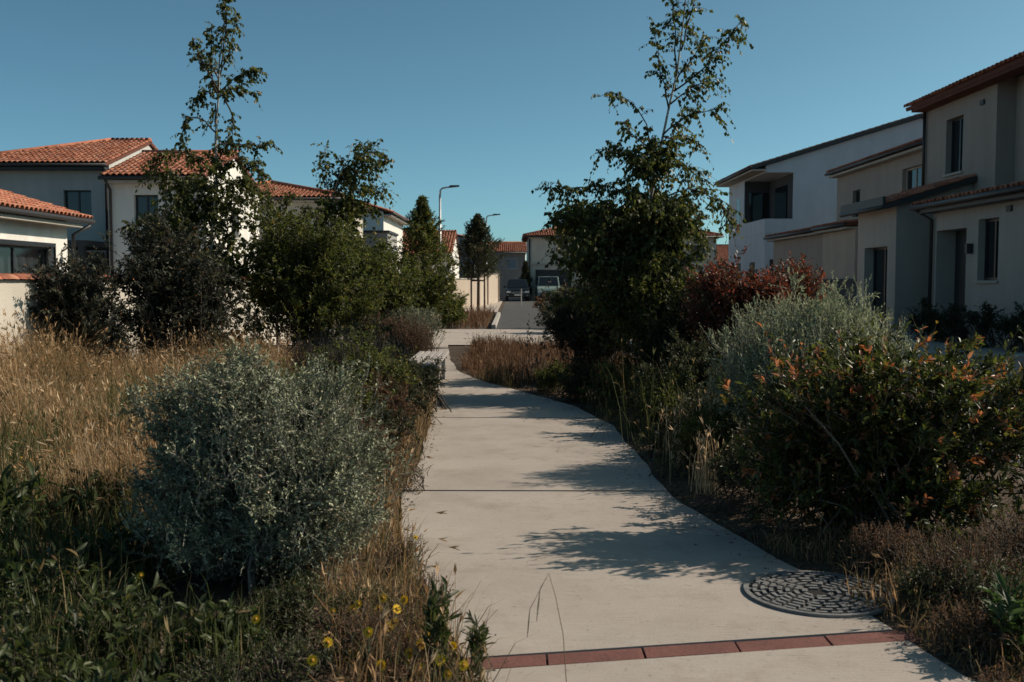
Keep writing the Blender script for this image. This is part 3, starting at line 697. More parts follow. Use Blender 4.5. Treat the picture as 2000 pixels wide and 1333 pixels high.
# lower front block
m = MB(); wallbox(m, 10.0, 11.94, 16.6, 23.75, -.2, 3.35, {'W': [(23.75-23.55, 23.75-22.0, .0, 2.78, .55), (23.75-21.45, 23.75-20.55, 1.62, 2.92)]})
m.poly([(10, 16.6, 3.35), (11.94, 16.6, 3.35), (11.94, 16.6, 3.65)]); m.poly([(11.94, 23.75, 3.35), (10, 23.75, 3.35), (11.94, 23.75, 3.65)])
m.build('wall', M['sand'], h)
window(h, 'W', 10.0, 20.55, 21.45, 1.62, 2.92, d=.2, mull=1)
MB().box(10.45, 10.54, 22.0, 23.55, .28, 2.78).build('garage_door', M['fascia'], h)  # dark door set shallow, its colour stands in for the shaded porch inside
MB().tube([(10.45, 22.35, 1.2), (10.40, 22.35, 1.2), (10.40, 22.35, 1.4), (10.45, 22.35, 1.4)], .012, 6).build('door_handle', M['galv'], h)
simple_roof(9.6, 11.93, 16.3, 23.95, 3.38, .17, 150)
pipe(h, [(9.55, 16.3, 3.34), (9.55, 23.95, 3.34)], .06)
MB().box(9.64, 9.996, 16.5, 23.75, 3.20, 3.28).build('soffit', M['fascia'], h)
# garage wing
m = MB(); wallbox(m, 9.6, 11.49, 25.0, 27.75, -.2, 3.5, {'W': [(27.75-27.2, 27.75-25.55, .0, 2.5, .35)]})
m.poly([(9.6, 25.0, 3.5), (11.49, 25.0, 3.5), (11.49, 25.0, 4.09)]); m.poly([(11.49, 27.75, 3.5), (9.6, 27.75, 3.5), (11.49, 27.75, 4.09)])
m.build('wall', M['sand'], h)
window(h, 'W', 9.6, 25.55, 27.2, .3, 2.5, d=.3, sill=False, name='patio_door')
simple_roof(9.25, 11.48, 24.8, 27.95, 3.5, .31, 90)
MB().box(9.17, 9.245, 24.79, 27.96, 3.40, 3.70).build('fascia_board', M['fascia'], h)
MB().prism([(9.25, 24.77, 3.38), (11.48, 24.77, 4.07), (11.48, 24.77, 4.20), (9.25, 24.77, 3.51)], (0, .025, 0)).build('verge_board', M['fascia'], h)
pipe(h, [(9.19, 24.8, 3.44), (9.19, 27.95, 3.44)], .06)

pipe(h, [(9.54, 23.8, 3.3), (9.93, 23.69, 3.05), (9.93, 23.69, .25)], .045, 'fascia', 'downpipe')
pipe(h, [(11.43, 27.9, 6.3), (11.43, 27.9, 4.2)], .045, 'fascia', 'downpipe')
MB().box(9.93, 9.996, 19.2, 19.65, .9, 1.5).build('meter_box', M['soffit'], h, bevel=.01)
MB().box(9.955, 9.996, 20.0, 20.2, 3.0, 3.12).build('vent', M['fascia'], h)
MB().box(9.86, 9.996, 21.66, 21.78, 2.2, 2.42).build('porch_light', M['fascia'], h, bevel=.01)
MB().box(11.455, 11.496, 24.5, 24.7, 5.9, 6.02).build('vent', M['fascia'], h)
# ------------------------------------------------------------------ garden walls with tile coping
def garden_wall(name, label, p, q, zt, mat, tiles=True, pillars=()):
    p = Vector((*p, 0)); q = Vector((*q, 0)); d = (q-p).normalized(); n = Vector((-d.y, d.x, 0)); L = (q-p).length
    w = empty(name, p, label, 'wall')
    MB().prism([p-n*.1-Vector((0,0,.2)), p+n*.1-Vector((0,0,.2)), p+n*.1+Vector((0,0,zt)), p-n*.1+Vector((0,0,zt))], q-p).build('wall', M[mat], w)
    if tiles:
        k = int(L/.205); B = MB(); r = .1
        for a in range(7):
            t = math.pi*a/6; B.v.append((0, -r*1.75*math.cos(t), .012+r*.75*math.sin(t)))
        for a in range(7):
            t = math.pi*a/6; B.v.append((.2, -r*1.65*math.cos(t), .004+r*.7*math.sin(t)))
        for a in range(6): B.f.append((a+1, a, a+7, a+8))
        B.f.append(tuple(range(7))); B.f.append(tuple(range(13, 6, -1)))
        me = B.mesh('coping_tile', True); me.materials.append(M['tile'])
        for i in range(k):
            o = link('coping_tile', me); o.parent = w; o.location = d*(i*.205) + Vector((0, 0, zt)); o.rotation_euler = (0, random.uniform(-.02, .02), math.atan2(d.y, d.x)+random.uniform(-.02, .02))
    else:
        MB().prism([p-n*.14+Vector((0,0,zt+.002)), p+n*.14+Vector((0,0,zt+.002)), p+n*.14+Vector((0,0,zt+.07)), p-n*.14+Vector((0,0,zt+.07))], q-p).build('coping', M['soffit'], w)
    for t in pillars:
        c = p+(q-p)*t; MB().box(c.x-.2, c.x+.2, c.y-.2, c.y+.2, -.2, zt+.22).build('pillar', M[mat], w); MB().box(c.x-.25, c.x+.25, c.y-.25, c.y+.25, zt+.222, zt+.30).build('pillar_cap', M['soffit'], w)
garden_wall('garden_wall', 'white garden wall with terracotta tile coping behind the dry grass', (-6.5, 8.6), (-6.15, 28.4), 1.62, 'cream')  # white wall in darker cream, its colour stands in for leaf shade
garden_wall('garden_wall', 'sunlit beige garden wall behind the street trees', (-6.2, 50), (-2.15, 62), 1.72, 'beige', False)
garden_wall('garden_wall', 'higher end of beige wall with pillar by the parked car', (-2.1, 62.3), (-1.15, 76), 2.1, 'beige', False, (.35, 1.0))

# ------------------------------------------------------------------ street lamps, posts
def lamp_post(label, X, Y, H, arm, group):
    o = empty('street_lamp', (X, Y, 0), label, 'street lamp', group)
    MB().tube([(X, Y, -.1), (X, Y, 1), (X, Y, H-.35)], [.075, .07, .05], 10).build('pole', M['galv'], o, True)
    MB().tube([(X, Y, H-.36), (X+.02, Y, H-.12), (X+.10, Y, H-.02), (X+.3, Y, H+.02), (X+arm*.55, Y, H+.05)], [.05, .045, .042, .04, .04], 8).build('arm', M['galv'], o, True)
    a0, a1 = X+arm*.5, X+arm
    MB().prism([(a0, Y-.1, H+.01), (a1, Y-.13, H+.06), (a1, Y-.13, H+.12), (a0, Y-.1, H+.12)], (0, .24, 0)).build('lamp_head', M['fascia'], o, bevel=.01)
    MB().box(X-.14, X+.14, Y-.14, Y+.14, -.05, .04).build('base_plate', M['galv'], o)
lamp_post('grey street lamp with short arm rising beside the white gabled house', -3.4, 47.3, 6.0, .92, 'street lamps')
lamp_post('grey street lamp with short arm rising from behind the staked tree', -1.75, 68, 6.05, .95, 'street lamps')
o = empty('marker_post', (.62, 66, 0), 'thin grey post in front of the parked dark car', 'post')
MB().tube([(.62, 66, -.1), (.62, 66, 1.1)], .03, 8).build('post', M['galv'], o); MB().tube([(.62, 66, 1.101), (.62, 66, 1.14)], [.035, .02], 8).build('cap', M['fascia'], o)

# ------------------------------------------------------------------ cars
def car(name, label, cat, X, Y, L, Wd, Ht, paint, van=False):
    o = empty(name, (X, Y, 0), label, cat); hw = Wd/2
    # side profile (y from front, z); front towards the camera
    low = [(.0, .42), (.02, .78), (.12, .95), (1.15, 1.08), (1.35, 1.10), (L-.05, 1.08), (L, .55), (L-.1, .36), (.15, .32)]
    if van: low = [(.0, .40), (.02, .85), (.15, 1.05), (.75, 1.2), (1.0, 1.22), (L-.02, 1.22), (L, .5), (L-.1, .36), (.15, .32)]
    def loft(prof, wf, mat, nm, bev):
        m = MB(); m.prism([(X-hw*wf, Y+a, b) for a, b in prof], (Wd*wf, 0, 0)); return m.build(nm, mat, o, bevel=bev)
    loft(low, 1, M[paint], 'body', .07)
    z0 = 1.06 if not van else 1.2
    A = (1.1, 1.75, L-.55, L-.12) if not van else (.72, 1.35, L-.1, L-.02)
    n = MB(); wb, wt = hw*.95, hw*(.74 if not van else .86)
    n.v = [(X-wb, Y+A[0], z0), (X+wb, Y+A[0], z0), (X+wb, Y+A[3], z0), (X-wb, Y+A[3], z0), (X-wt, Y+A[1], Ht), (X+wt, Y+A[1], Ht), (X+wt, Y+A[2], Ht), (X-wt, Y+A[2], Ht)]
    n.f = [(0,3,2,1), (4,5,6,7), (0,1,5,4), (1,2,6,5), (2,3,7,6), (3,0,4,7)]
    n.build('cabin', M[paint], o, bevel=.05)
    def panel(a, b, c, d, nm, mat, ins=.10, off=.012):
        P = [Vector(n.v[k]) for k in (a, b, c, d)]; ce = sum(P, Vector())/4; nn = (P[1]-P[0]).cross(P[2]-P[1]).normalized()
        if nn.dot(ce-Vector((X, Y+L/2, 1.2))) < 0: nn = -nn
        Q = [p + (ce-p)*ins + nn*off for p in P]; MB().prism(Q, nn*-.02).build(nm, mat, o)
    panel(0, 1, 5, 4, 'windscreen', M['glass']); panel(1, 2, 6, 5, 'side_window', M['glass'], .14); panel(3, 0, 4, 7, 'side_window', M['glass'], .14); panel(2, 3, 7, 6, 'rear_window', M['glass'], .14)
    MB().box(X-hw*.55, X+hw*.55, Y-.02, Y+.03, .62, .80).build('grille', M['black'], o)
    for k in range(3): MB().box(X-hw*.54, X+hw*.54, Y-.03, Y-.021, .64+k*.055, .66+k*.055).build('grille_bar', M['galv'], o)
    for s_ in (-1, 1):
        MB().box(*sorted((X+s_*hw*.60, X+s_*hw*.93)), Y-.02, Y+.06, .68, .82).build('headlight', M['lampglass'], o, bevel=.021)
        MB().box(*sorted((X+s_*hw*.60, X+s_*hw*.85)), Y-.015, Y+.03, .45, .52).build('fog_lamp', M['lampglass'], o)
        MB().box(*sorted((X+s_*(hw+.01), X+s_*(hw+.2))), Y+1.35, Y+1.45, 1.08, 1.24).build('mirror', M[paint], o, bevel=.03)
        for yy in (.85, L-.85):
            w = MB().tube([(X+s_*(hw-.2), Y+yy, .35), (X+s_*(hw+.02), Y+yy, .35)], .35, 20).build('wheel', M['tyre'], o)
            sub_ = MB().tube([(X+s_*(hw+.005), Y+yy, .35), (X+s_*(hw+.035), Y+yy, .35)], .22, 16).build('rim', M['rim'], o); sub(sub_, w)
        MB().box(*sorted((X+s_*hw*.70, X+s_*hw*.96)), Y+L-.03, Y+L+.015, .7, .95).build('tail_light', M['red'], o)
    MB().box(X-hw*.8, X+hw*.8, Y-.035, Y+.1, .36, .60).build('bumper', M['black'], o, bevel=.03)
    MB().box(X-.26, X+.26, Y-.05, Y-.036, .46, .57).build('number_plate', M['plate'], o)
    return o
car('parked_car', 'dark sport utility car parked facing down the street', 'car', .45, 79.5, 4.6, 1.9, 1.78, 'paint')
car('parked_van', 'pale green van parked behind the dark car', 'van', 3.0, 81.0, 4.8, 1.9, 2.0, 'vanpaint', True)

# ------------------------------------------------------------------ bench
bx0, bx1, by0, by1 = -1.50, -1.01, 13.0, 16.2
b = empty('park_bench', ((bx0+bx1)/2, (by0+by1)/2, .04), 'backless slatted grey wooden bench beside the path', 'bench')
for k in range(5):
    x = bx0 + k*.1; MB().box(x, x+.075, by0, by1, .425, .465).build('slat', M['wood'], b, bevel=.006)
for y in (by0+.3, (by0+by1)/2, by1-.3):
    MB().box(bx0+.02, bx1-.03, y-.03, y+.03, .375, .423).build('cross_bar', M['galv'], b)
    for x in (bx0+.05, bx1-.12): MB().box(x, x+.06, y-.03, y+.03, .0, .374).build('leg', M['galv'], b)

# ------------------------------------------------------------------ vegetation: numpy builders
def leaf_arrays(P, A, N, L, Wd, fold=.25, detail=False, curl=.15):
    """P base points, A axis, N upper side, L length, Wd width -> vertices (n,k,3), faces template"""
    S_ = nrm(np.cross(A, N)); N = np.cross(S_, A); L = L[:, None]; Wd = Wd[:, None]
    if not detail:
        V = np.stack([P, P+A*L*.45-S_*Wd*.5+N*Wd*fold, P+A*L-N*L*curl, P+A*L*.45+S_*Wd*.5+N*Wd*fold], 1)
        return V, np.array([[0, 1, 2], [0, 2, 3]])
    m1 = P+A*L*.33; m2 = P+A*L*.7-N*L*curl*.4
    V = np.stack([P, m1-S_*Wd*.42+N*Wd*fold, m1, m1+S_*Wd*.42+N*Wd*fold, m2-S_*Wd*.40+N*Wd*fold, m2, m2+S_*Wd*.40+N*Wd*fold, P+A*L-N*L*curl], 1)
    return V, np.array([[0,1,2],[0,2,3],[1,4,5],[1,5,2],[2,5,6],[2,6,3],[4,7,5],[5,7,6]])
def leaf_mesh(name, parent, mat, P, A, N, L, Wd, tint, fold=.25, detail=False, curl=.15, base=None):
    V, T = leaf_arrays(P, A, N, L, Wd, fold, detail, curl); k = V.shape[1]
    if base is not None: V = V - np.array(base)[None, None]
    F = (T[None] + (np.arange(len(P))*k)[:, None, None]).reshape(-1, 3)
    o = link(name, np_mesh(name, V.reshape(-1, 3), F, np.repeat(tint, k)), M[mat], parent); o['kind'] = 'stuff'
    return o
def tubes_mesh(name, parent, mat, PT, RD, base=None, stuff=True, seg=3):
    """PT (n,k,3) polylines, RD (n,k) radii"""
    n, k, _ = PT.shape
    D = nrm(np.gradient(PT, axis=1)); ref = np.where(np.abs(D[..., 2:3]) < .8, np.array([0, 0, 1.]), np.array([1., 0, 0]))
    U = nrm(np.cross(D, ref)); Wv = np.cross(D, U); ang = np.arange(seg)*2*math.pi/seg
    V = PT[:, :, None] + RD[:, :, None, None]*(U[:, :, None]*np.cos(ang)[None, None, :, None] + Wv[:, :, None]*np.sin(ang)[None, None, :, None])
    if base is not None: V = V - np.array(base)[None, None, None]
    idx = np.arange(n*k*seg).reshape(n, k, seg); a = idx[:, :-1]; b = idx[:, 1:]
    F = np.stack([a, np.roll(a, -1, 2), np.roll(b, -1, 2), b], -1).reshape(-1, 4)
    o = link(name, np_mesh(name, V.reshape(-1, 3), F, smooth=seg > 3), M[mat], parent)
    if stuff: o['kind'] = 'stuff'
    return o
def usphere(n): return nrm(rng.normal(size=(n, 3)))

def twigs_in(ells, n, tl, up=.5, out=1., rnd=.5, shell=2.2, lump=.18, gap=-2., nsc=4., zmin=.02, bend=.15):
    """twig polylines (n,4,3) filling the ellipsoids (cx,cy,cz,rx,ry,rz,weight)"""
    E = np.array(ells, float); w = E[:, 6]/E[:, 6].sum(); k = rng.choice(len(E), n, p=w)
    d = usphere(n); d[:, 2] = np.where(rng.random(n) < .75, np.abs(d[:, 2]), d[:, 2]); r = rng.random(n)**(1/(1+shell))
    lum = 1+lump*pn(d*1.0 + k[:, None]*1.7, 3.1)
    tip = E[k, :3] + d*E[k, 3:6]*(r*lum)[:, None]
    keep = (pn(tip, nsc, .3) > gap) & (tip[:, 2] > zmin); tip = tip[keep]; d = d[keep]
    ow = nrm(d/E[k[keep], 3:6]); dr = nrm(ow*out + np.array([0, 0, up]) + rng.normal(size=tip.shape)*rnd)
    ln = tl*rng.uniform(.55, 1.25, len(tip))[:, None]
    bd = rng.normal(size=tip.shape)*bend*ln
    t = np.array([0, .33, .67, 1.])
    PT = tip[:, None] - dr[:, None]*ln[:, None]*(1-t)[None, :, None] + bd[:, None]*(t*(1-t))[None, :, None]*2
    PT[..., 2] = np.maximum(PT[..., 2], .01)
    return PT
def leaves_on(PT, per, ll, lw, ang=.8, droop=0., tmin=.1, tips=None, tint_pow=1., upn=.6, sd=.3, tinttip=0.):
    """leaves along the twigs"""
    n = len(PT); t = tmin + (1-tmin)*(np.arange(per)[None]+rng.random((n, per)))/per; t = np.clip(t, 0, .999)*3
    i = t.astype(int); f = (t-i)[..., None]; q = np.arange(n)[:, None]
    P = PT[q, i]*(1-f)+PT[q, i+1]*f; D = nrm(PT[q, i+1]-PT[q, i])
    rad = rng.normal(size=P.shape); rad = nrm(rad - D*np.sum(rad*D, -1, keepdims=True))
    A = nrm(D*math.cos(ang) + rad*math.sin(ang)*rng.uniform(.6, 1.3, (n, per, 1)) + np.array([0, 0, -droop]))
    N = nrm(np.array([0, 0, upn]) + rng.normal(size=P.shape)*.5 + D*.3)
    L = ll*rng.uniform(1-sd, 1+sd, (n, per)); Wd = lw*L/ll*rng.uniform(.85, 1.15, (n, per))
    tw = np.clip(rng.normal(.42, .21, (n, 1)), 0, .85)
    tint = np.clip(tw + rng.normal(0, .14, (n, per)), 0, .84)
    if tinttip:                                  # coloured young leaves at some shoot tips
        hot = (rng.random((n, 1)) < tinttip) & (t/3 > .45); tint = np.where(hot, rng.uniform(.86, 1., (n, per)), tint)
    else: tint = np.where(rng.random((n, per)) < .03, rng.uniform(.85, 1, (n, per)), tint)
    rs = lambda a: a.reshape(-1, a.shape[-1]) if a.ndim == 3 else a.ravel()
    return [rs(a) for a in (P, A, N, L, Wd, tint)]
def stems_to(base, PT, n, r0, spread=.1, r1=.004):
    base = np.array(base); k = rng.choice(len(PT), min(n, len(PT)), replace=False); end = PT[k, 0]; n = len(k)
    st = base + rng.normal(size=(n, 3))*np.array([spread, spread, 0]); st[:, 2] = base[2]-.05
    ctl = st*.45 + end*.55; ctl[:, :2] = st[:, :2]*.62 + end[:, :2]*.38; ctl += rng.normal(size=(n, 3))*.05
    t = np.linspace(0, 1, 7)[None, :, None]
    Q = st[:, None]*(1-t)**2 + 2*ctl[:, None]*t*(1-t) + end[:, None]*t**2
    wob = rng.normal(size=Q.shape)*.012; wob[:, [0, -1]] = 0
    return Q+wob, np.linspace(1, 0, 7)[None]*(r0-r1)+r1 + np.zeros((n, 7))

def stem_twigs(base, ells, ns, per_stem, tl, spread=.12, t0=.35, droop=.1, side=.75, fwd=.55, up=.25, rmin=.6, rmax=1.18, starts=None):
    """arching stems from the base (or from given starts) to the envelope, with twigs along their outer part"""
    E = np.array(ells, float); k = rng.choice(len(E), ns, p=E[:, 6]/E[:, 6].sum()); d = usphere(ns); d[:, 2] = np.where(rng.random(ns) < .8, np.abs(d[:, 2]), d[:, 2])
    tip = E[k, :3] + d*E[k, 3:6]*rng.uniform(rmin, rmax, (ns, 1)); tip[:, 2] = np.maximum(tip[:, 2], .15)
    if starts is None:
        st = np.array(base)+rng.normal(size=(ns, 3))*np.array([spread, spread, 0]); st[:, 2] = base[2]-.04
        ctl = np.stack([st[:, 0]*.55+tip[:, 0]*.45, st[:, 1]*.55+tip[:, 1]*.45, st[:, 2]*.25+tip[:, 2]*.75], -1)
    else:
        st = starts(tip); ctl = (st+tip)/2 + np.array([0, 0, .12])
    ctl += rng.normal(size=(ns, 3))*.06; t = np.linspace(0, 1, 7)[None, :, None]
    Q = st[:, None]*(1-t)**2 + 2*ctl[:, None]*t*(1-t) + tip[:, None]*t**2 + rng.normal(size=(ns, 7, 3))*.012
    n = ns*per_stem; w = np.repeat(np.arange(ns), per_stem); tt = np.clip(t0+(1-t0)*rng.random(n)**.8, 0, .999)*6; i = tt.astype(int); f = (tt-i)[:, None]
    P = Q[w, i]*(1-f)+Q[w, i+1]*f; D = nrm(Q[w, i+1]-Q[w, i]); dr = nrm(D*fwd + rng.normal(size=(n, 3))*side*.6 + np.array([0, 0, up]))
    L = tl*rng.uniform(.35, 1.2, n)[:, None]*(1.15-.5*tt[:, None]/6); q = np.array([0, .33, .67, 1.])
    PT = P[:, None]+dr[:, None]*L[:, None]*q[None, :, None]; PT[..., 2] -= droop*L*(q**2)[None]; PT[..., 2] = np.maximum(PT[..., 2], .02)
    return Q, PT

def shrub(name, label, loc, ells, n, tl, per, ll, lw, leaf, bark='twig', group=None, cat='shrub', nst=40, r0=.012, tr=.0025, ang=.8, droop=0., fold=.25, detail=False, tinttip=0., tmin=.1, upn=.6, sd=.3, curl=.15, spread=.1, extra=None, ns=0, per_stem=22, rmax=1.18, **kw):
    """ells are relative to loc"""
    loc = (loc[0], loc[1], float(gz(loc[0], loc[1])))
    o = empty(name, loc, label, cat, group)
    E = [(e[0]+loc[0], e[1]+loc[1], e[2]+loc[2], *e[3:]) for e in ells]
    PT = twigs_in(E, n, tl, **kw)
    if ns:
        Qs, P2 = stem_twigs(loc, E, ns, per_stem, tl, spread, up=kw.get('up', .5)*.5, rmax=rmax); PT = np.concatenate([PT, P2], 0)
        tubes_mesh('stems', o, bark, Qs, np.linspace(r0, .002, 7)[None]*rng.uniform(.5, 1, (ns, 1)), base=loc, seg=5)
    if extra is not None: PT = np.concatenate([PT, extra], 0)
    LV = leaves_on(PT, per, ll, lw, ang, droop, tmin, tinttip=tinttip, upn=upn, sd=sd)
    leaf_mesh('foliage', o, leaf, *LV, fold=fold, detail=detail, curl=curl, base=loc)
    tubes_mesh('twigs', o, bark, PT, np.array([1.4, 1.1, .8, .4])[None]*tr*np.ones((len(PT), 1)), base=loc)
    st, rd = stems_to(loc, PT, nst, r0, spread); tubes_mesh('stems', o, bark, st, rd, base=loc, seg=5)
    return o

# --- birches: trunk and limbs drawn as polylines, twigs hang from the limbs
def poly_res(pts, k):
    P = np.array([tuple(p) for p in pts]); s = np.concatenate([[0], np.cumsum(np.linalg.norm(np.diff(P, axis=0), axis=1))]); t = np.linspace(0, s[-1], k)
    return np.stack([np.interp(t, s, P[:, c]) for c in range(3)], -1)
def limb_twigs(limb, n, ln, t0=.15, droop=.5, fwd=.5, sp=1.):
    P = poly_res(limb, 40); t = (t0+(1-t0)*rng.random(n)**.8)*38.9; i = t.astype(int); f = (t-i)[:, None]
    st = P[i]*(1-f)+P[i+1]*f; D = nrm(P[i+1]-P[i]); side = rng.normal(size=(n, 3))*sp; d = nrm(D*fwd + side*.7 + np.array([0, 0, .1]))
    L = ln*rng.uniform(.4, 1.2, n)[:, None]; q = np.array([0, .33, .67, 1.])
    PT = st[:, None] + d[:, None]*L[:, None]*q[None, :, None]; PT[..., 2] -= droop*L*(q**2)[None]
    return PT
def birch(label, base, trunk, limbs, ells, ne, spec, ll=.06, lw=.045, per=9, r=.035, group='birch trees planted in the bed', elltw=.35, droop=1.1):
    """limbs: (points, twig count, twig length)"""
    loc = tuple(base); o = empty('birch_tree', loc, label, 'tree', group)
    rb = lambda pts: [Vector(p)-Vector(loc) for p in pts]
    k = len(trunk); MB().tube(poly_res(rb(trunk), 14) + rng.normal(size=(14, 3))*.012, list(np.linspace(r, .006, 14)), 8).mesh('trunk', True)
    tm = MB().tube([Vector(q) for q in poly_res(rb(trunk), 14) + rng.normal(size=(14, 3))*np.linspace(0, 1, 14)[:, None]*.012], list(np.linspace(r, .006, 14)), 8).mesh('trunk', True)
    link('trunk', tm, M['birchbark'], o)
    T = []
    for pts, n, ln in limbs:
        me = MB().tube([Vector(q) for q in poly_res(rb(pts), 8)+rng.normal(size=(8, 3))*.012], list(np.linspace(r*.38, .003, 8)), 5).mesh('limb', True)
        link('limb', me, M['bark'], o); T.append(limb_twigs(pts, int(n*1.35), ln*1.25))
    if ells:
        TK = poly_res(trunk, 60)
        def starts(tip):
            z = np.clip(tip[:, 2]-rng.uniform(.25, .8, len(tip)), .35, TK[-1, 2]); return np.stack([np.interp(z, TK[:, 2], TK[:, c]) for c in range(3)], -1)
        nsl = ne//26; Q, P2 = stem_twigs(loc, ells, nsl, 19, elltw, t0=.25, droop=.45, side=.9, fwd=.5, up=.05, rmin=.45, rmax=1.25, starts=starts)
        tubes_mesh('branches', o, 'bark', Q, np.linspace(r*.3, .002, 7)[None]*rng.uniform(.6, 1, (nsl, 1)), base=loc, seg=5)
        T.append(np.concatenate([P2, twigs_in(ells, int(ne*.28), elltw, up=.15, out=.8, rnd=.6, shell=1.0, lump=.45, gap=spec, nsc=3.4)]))
    PT = np.concatenate(T, 0)
    nl = sum(len(t) for t in T[:len(limbs)])
    LA = leaves_on(PT[:nl], max(5, per-4), ll, lw, .9, droop, .1, upn=.1, sd=.4)
    LV = [np.concatenate(q) for q in zip(LA, leaves_on(PT[nl:], per, ll, lw, .9, droop, .05, upn=.1, sd=.4))] if nl < len(PT) else LA
    leaf_mesh('crown', o, 'l_birch', *LV, fold=.12, curl=.1, base=loc)
    tubes_mesh('twigs', o, 'bark', PT, np.array([1.6, 1.2, .9, .5])[None]*.0022*np.ones((len(PT), 1)), base=loc)
    return o
def A(u, v, Y, j=0.): 
    p = at(u, v, Y); p.y += j; return p
# right birch
Y = 13.6
tr = [(2.02, Y, -.05), A(1285, 620, Y), A(1262, 480, Y), A(1272, 370, Y), A(1300, 250, Y, .05), A(1322, 150, Y), A(1335, 40, Y), A(1338, -60, Y)]
lm = [([A(1322, 150, Y), A(1318, 60, Y), A(1312, -20, Y)], 34, .22), ([A(1328, 100, Y), A(1350, 30, Y, .1), A(1362, -40, Y)], 26, .22),
      ([A(1315, 180, Y), A(1370, 140, Y, -.1), A(1410, 85, Y, -.2), A(1440, 50, Y, -.25)], 46, .22), ([A(1320, 160, Y), A(1362, 100, Y, .2), A(1390, 55, Y, .3)], 24, .2),
      ([A(1310, 205, Y), A(1355, 165, Y, .2), A(1405, 150, Y, .2)], 30, .22),
      ([A(1308, 210, Y), A(1290, 120, Y, .2), A(1285, 40, Y, .25)], 30, .2), ([A(1296, 262, Y), A(1340, 230, Y, -.3), A(1400, 222, Y, -.4)], 34, .24),
      ([A(1296, 270, Y), A(1345, 260, Y, .3), A(1372, 275, Y, .35)], 26, .24),
      ([A(1280, 330, Y), A(1262, 250, Y, -.2), A(1228, 205, Y, -.3), A(1190, 190, Y, -.35), A(1164, 200, Y, -.4)], 26, .16),
      ([A(1280, 300, Y), A(1236, 262, Y, .1), A(1222, 235, Y, .15)], 20, .15), ([A(1272, 370, Y), A(1235, 300, Y, .2), A(1185, 285, Y, .3), A(1172, 300, Y, .3)], 34, .2),
      ([A(1288, 300, Y), A(1330, 310, Y, .2), A(1378, 350, Y, .2)], 40, .26), ([A(1268, 400, Y), A(1340, 370, Y, -.3), A(1395, 395, Y, -.4), A(1412, 440, Y, -.4)], 44, .26),
      ([A(1268, 400, Y), A(1190, 370, Y, -.3), A(1120, 372, Y, -.4), A(1072, 378, Y, -.5)], 60, .24), ([A(1265, 430, Y), A(1180, 400, Y, .4), A(1120, 420, Y, .6)], 50, .26),
      ([A(1265, 430, Y), A(1330, 420, Y, .3), A(1385, 470, Y, .3)], 50, .26), ([A(1265, 450, Y), A(1150, 460, Y, -.5), A(1090, 490, Y, -.6)], 46, .24)]
c = lambda u, v, Y, rx, ry, rz, w: (*A(u, v, Y), rx, ry, rz, w)
birch('tall leaning birch with dense dark lower crown beside the path curve', (2.02, Y, 0), tr, lm,
      [c(1275, 330, Y, .5, .45, .55, .8), c(1235, 430, Y, .85, .7, .5, 2), c(1310, 450, Y, .6, .7, .55, 2), c(1190, 520, Y, .75, .6, .5, 1.6), c(1290, 580, Y, .62, .6, .8, 2.4), c(1180, 600, Y, .6, .5, .7, 1.4), c(1150, 440, Y, .6, .5, .4, .9)], 3900, -.1, ll=.056, lw=.04, per=10)
# left birch
Y = 15.0
tr = [(-4.52, Y, -.05), A(405, 600, Y), A(412, 480, Y), A(424, 330, Y), A(421, 240, Y), A(428, 160, Y), A(437, 80, Y), A(441, 5, Y)]
lm = [([A(432, 130, Y), A(440, 60, Y), A(441, -2, Y)], 40, .16), ([A(430, 150, Y), A(448, 90, Y, .1), A(456, 20, Y, .1)], 24, .14), ([A(428, 170, Y), A(415, 120, Y, -.1), A(420, 55, Y, -.1)], 26, .16),
      ([A(427, 175, Y), A(400, 135, Y, .1), A(378, 95, Y, .2), A(368, 68, Y, .2)], 30, .15), ([A(426, 190, Y), A(405, 150, Y, .2), A(405, 90, Y, .3)], 26, .16),
      ([A(425, 185, Y), A(460, 160, Y, -.2), A(490, 150, Y, -.25), A(515, 148, Y, -.3)], 38, .15), ([A(425, 190, Y), A(455, 165, Y, .2), A(490, 178, Y, .3)], 26, .15),
      ([A(424, 195, Y), A(400, 175, Y), A(385, 200, Y)], 26, .14), ([A(422, 240, Y), A(420, 200, Y), A(418, 290, Y, .1)], 18, .14), ([A(440, 200, Y), A(452, 230, Y, .1), A(448, 290, Y, .1)], 24, .13),
      ([A(422, 262, Y), A(395, 232, Y, -.1), A(372, 235, Y, -.2), A(362, 280, Y, -.2)], 26, .13),
      ([A(424, 330, Y), A(440, 280, Y), A(470, 285, Y), A(525, 278, Y, .2)], 46, .2), ([A(424, 340, Y), A(480, 310, Y, -.2), A(525, 345, Y, -.3)], 46, .2),
      ([A(424, 340, Y), A(380, 300, Y, -.2), A(325, 310, Y, -.4), A(310, 345, Y, -.4)], 52, .2), ([A(420, 380, Y), A(370, 340, Y, .3), A(330, 370, Y, .5)], 46, .22),
      ([A(424, 360, Y), A(470, 350, Y, .3), A(520, 390, Y, .4)], 46, .22)]
birch('slim white trunked birch whose bare top rises highest on the garden wall side', (-4.52, Y, 0), tr, lm,
      [c(415, 390, Y, .8, .6, .55, .8), c(350, 440, Y, .6, .5, .5, .8), c(490, 440, Y, .6, .5, .5, .7), c(420, 540, Y, .9, .6, .7, 2), c(400, 640, Y, .8, .6, .6, 1.2)], 1700, .0, ll=.054, lw=.04, per=10)
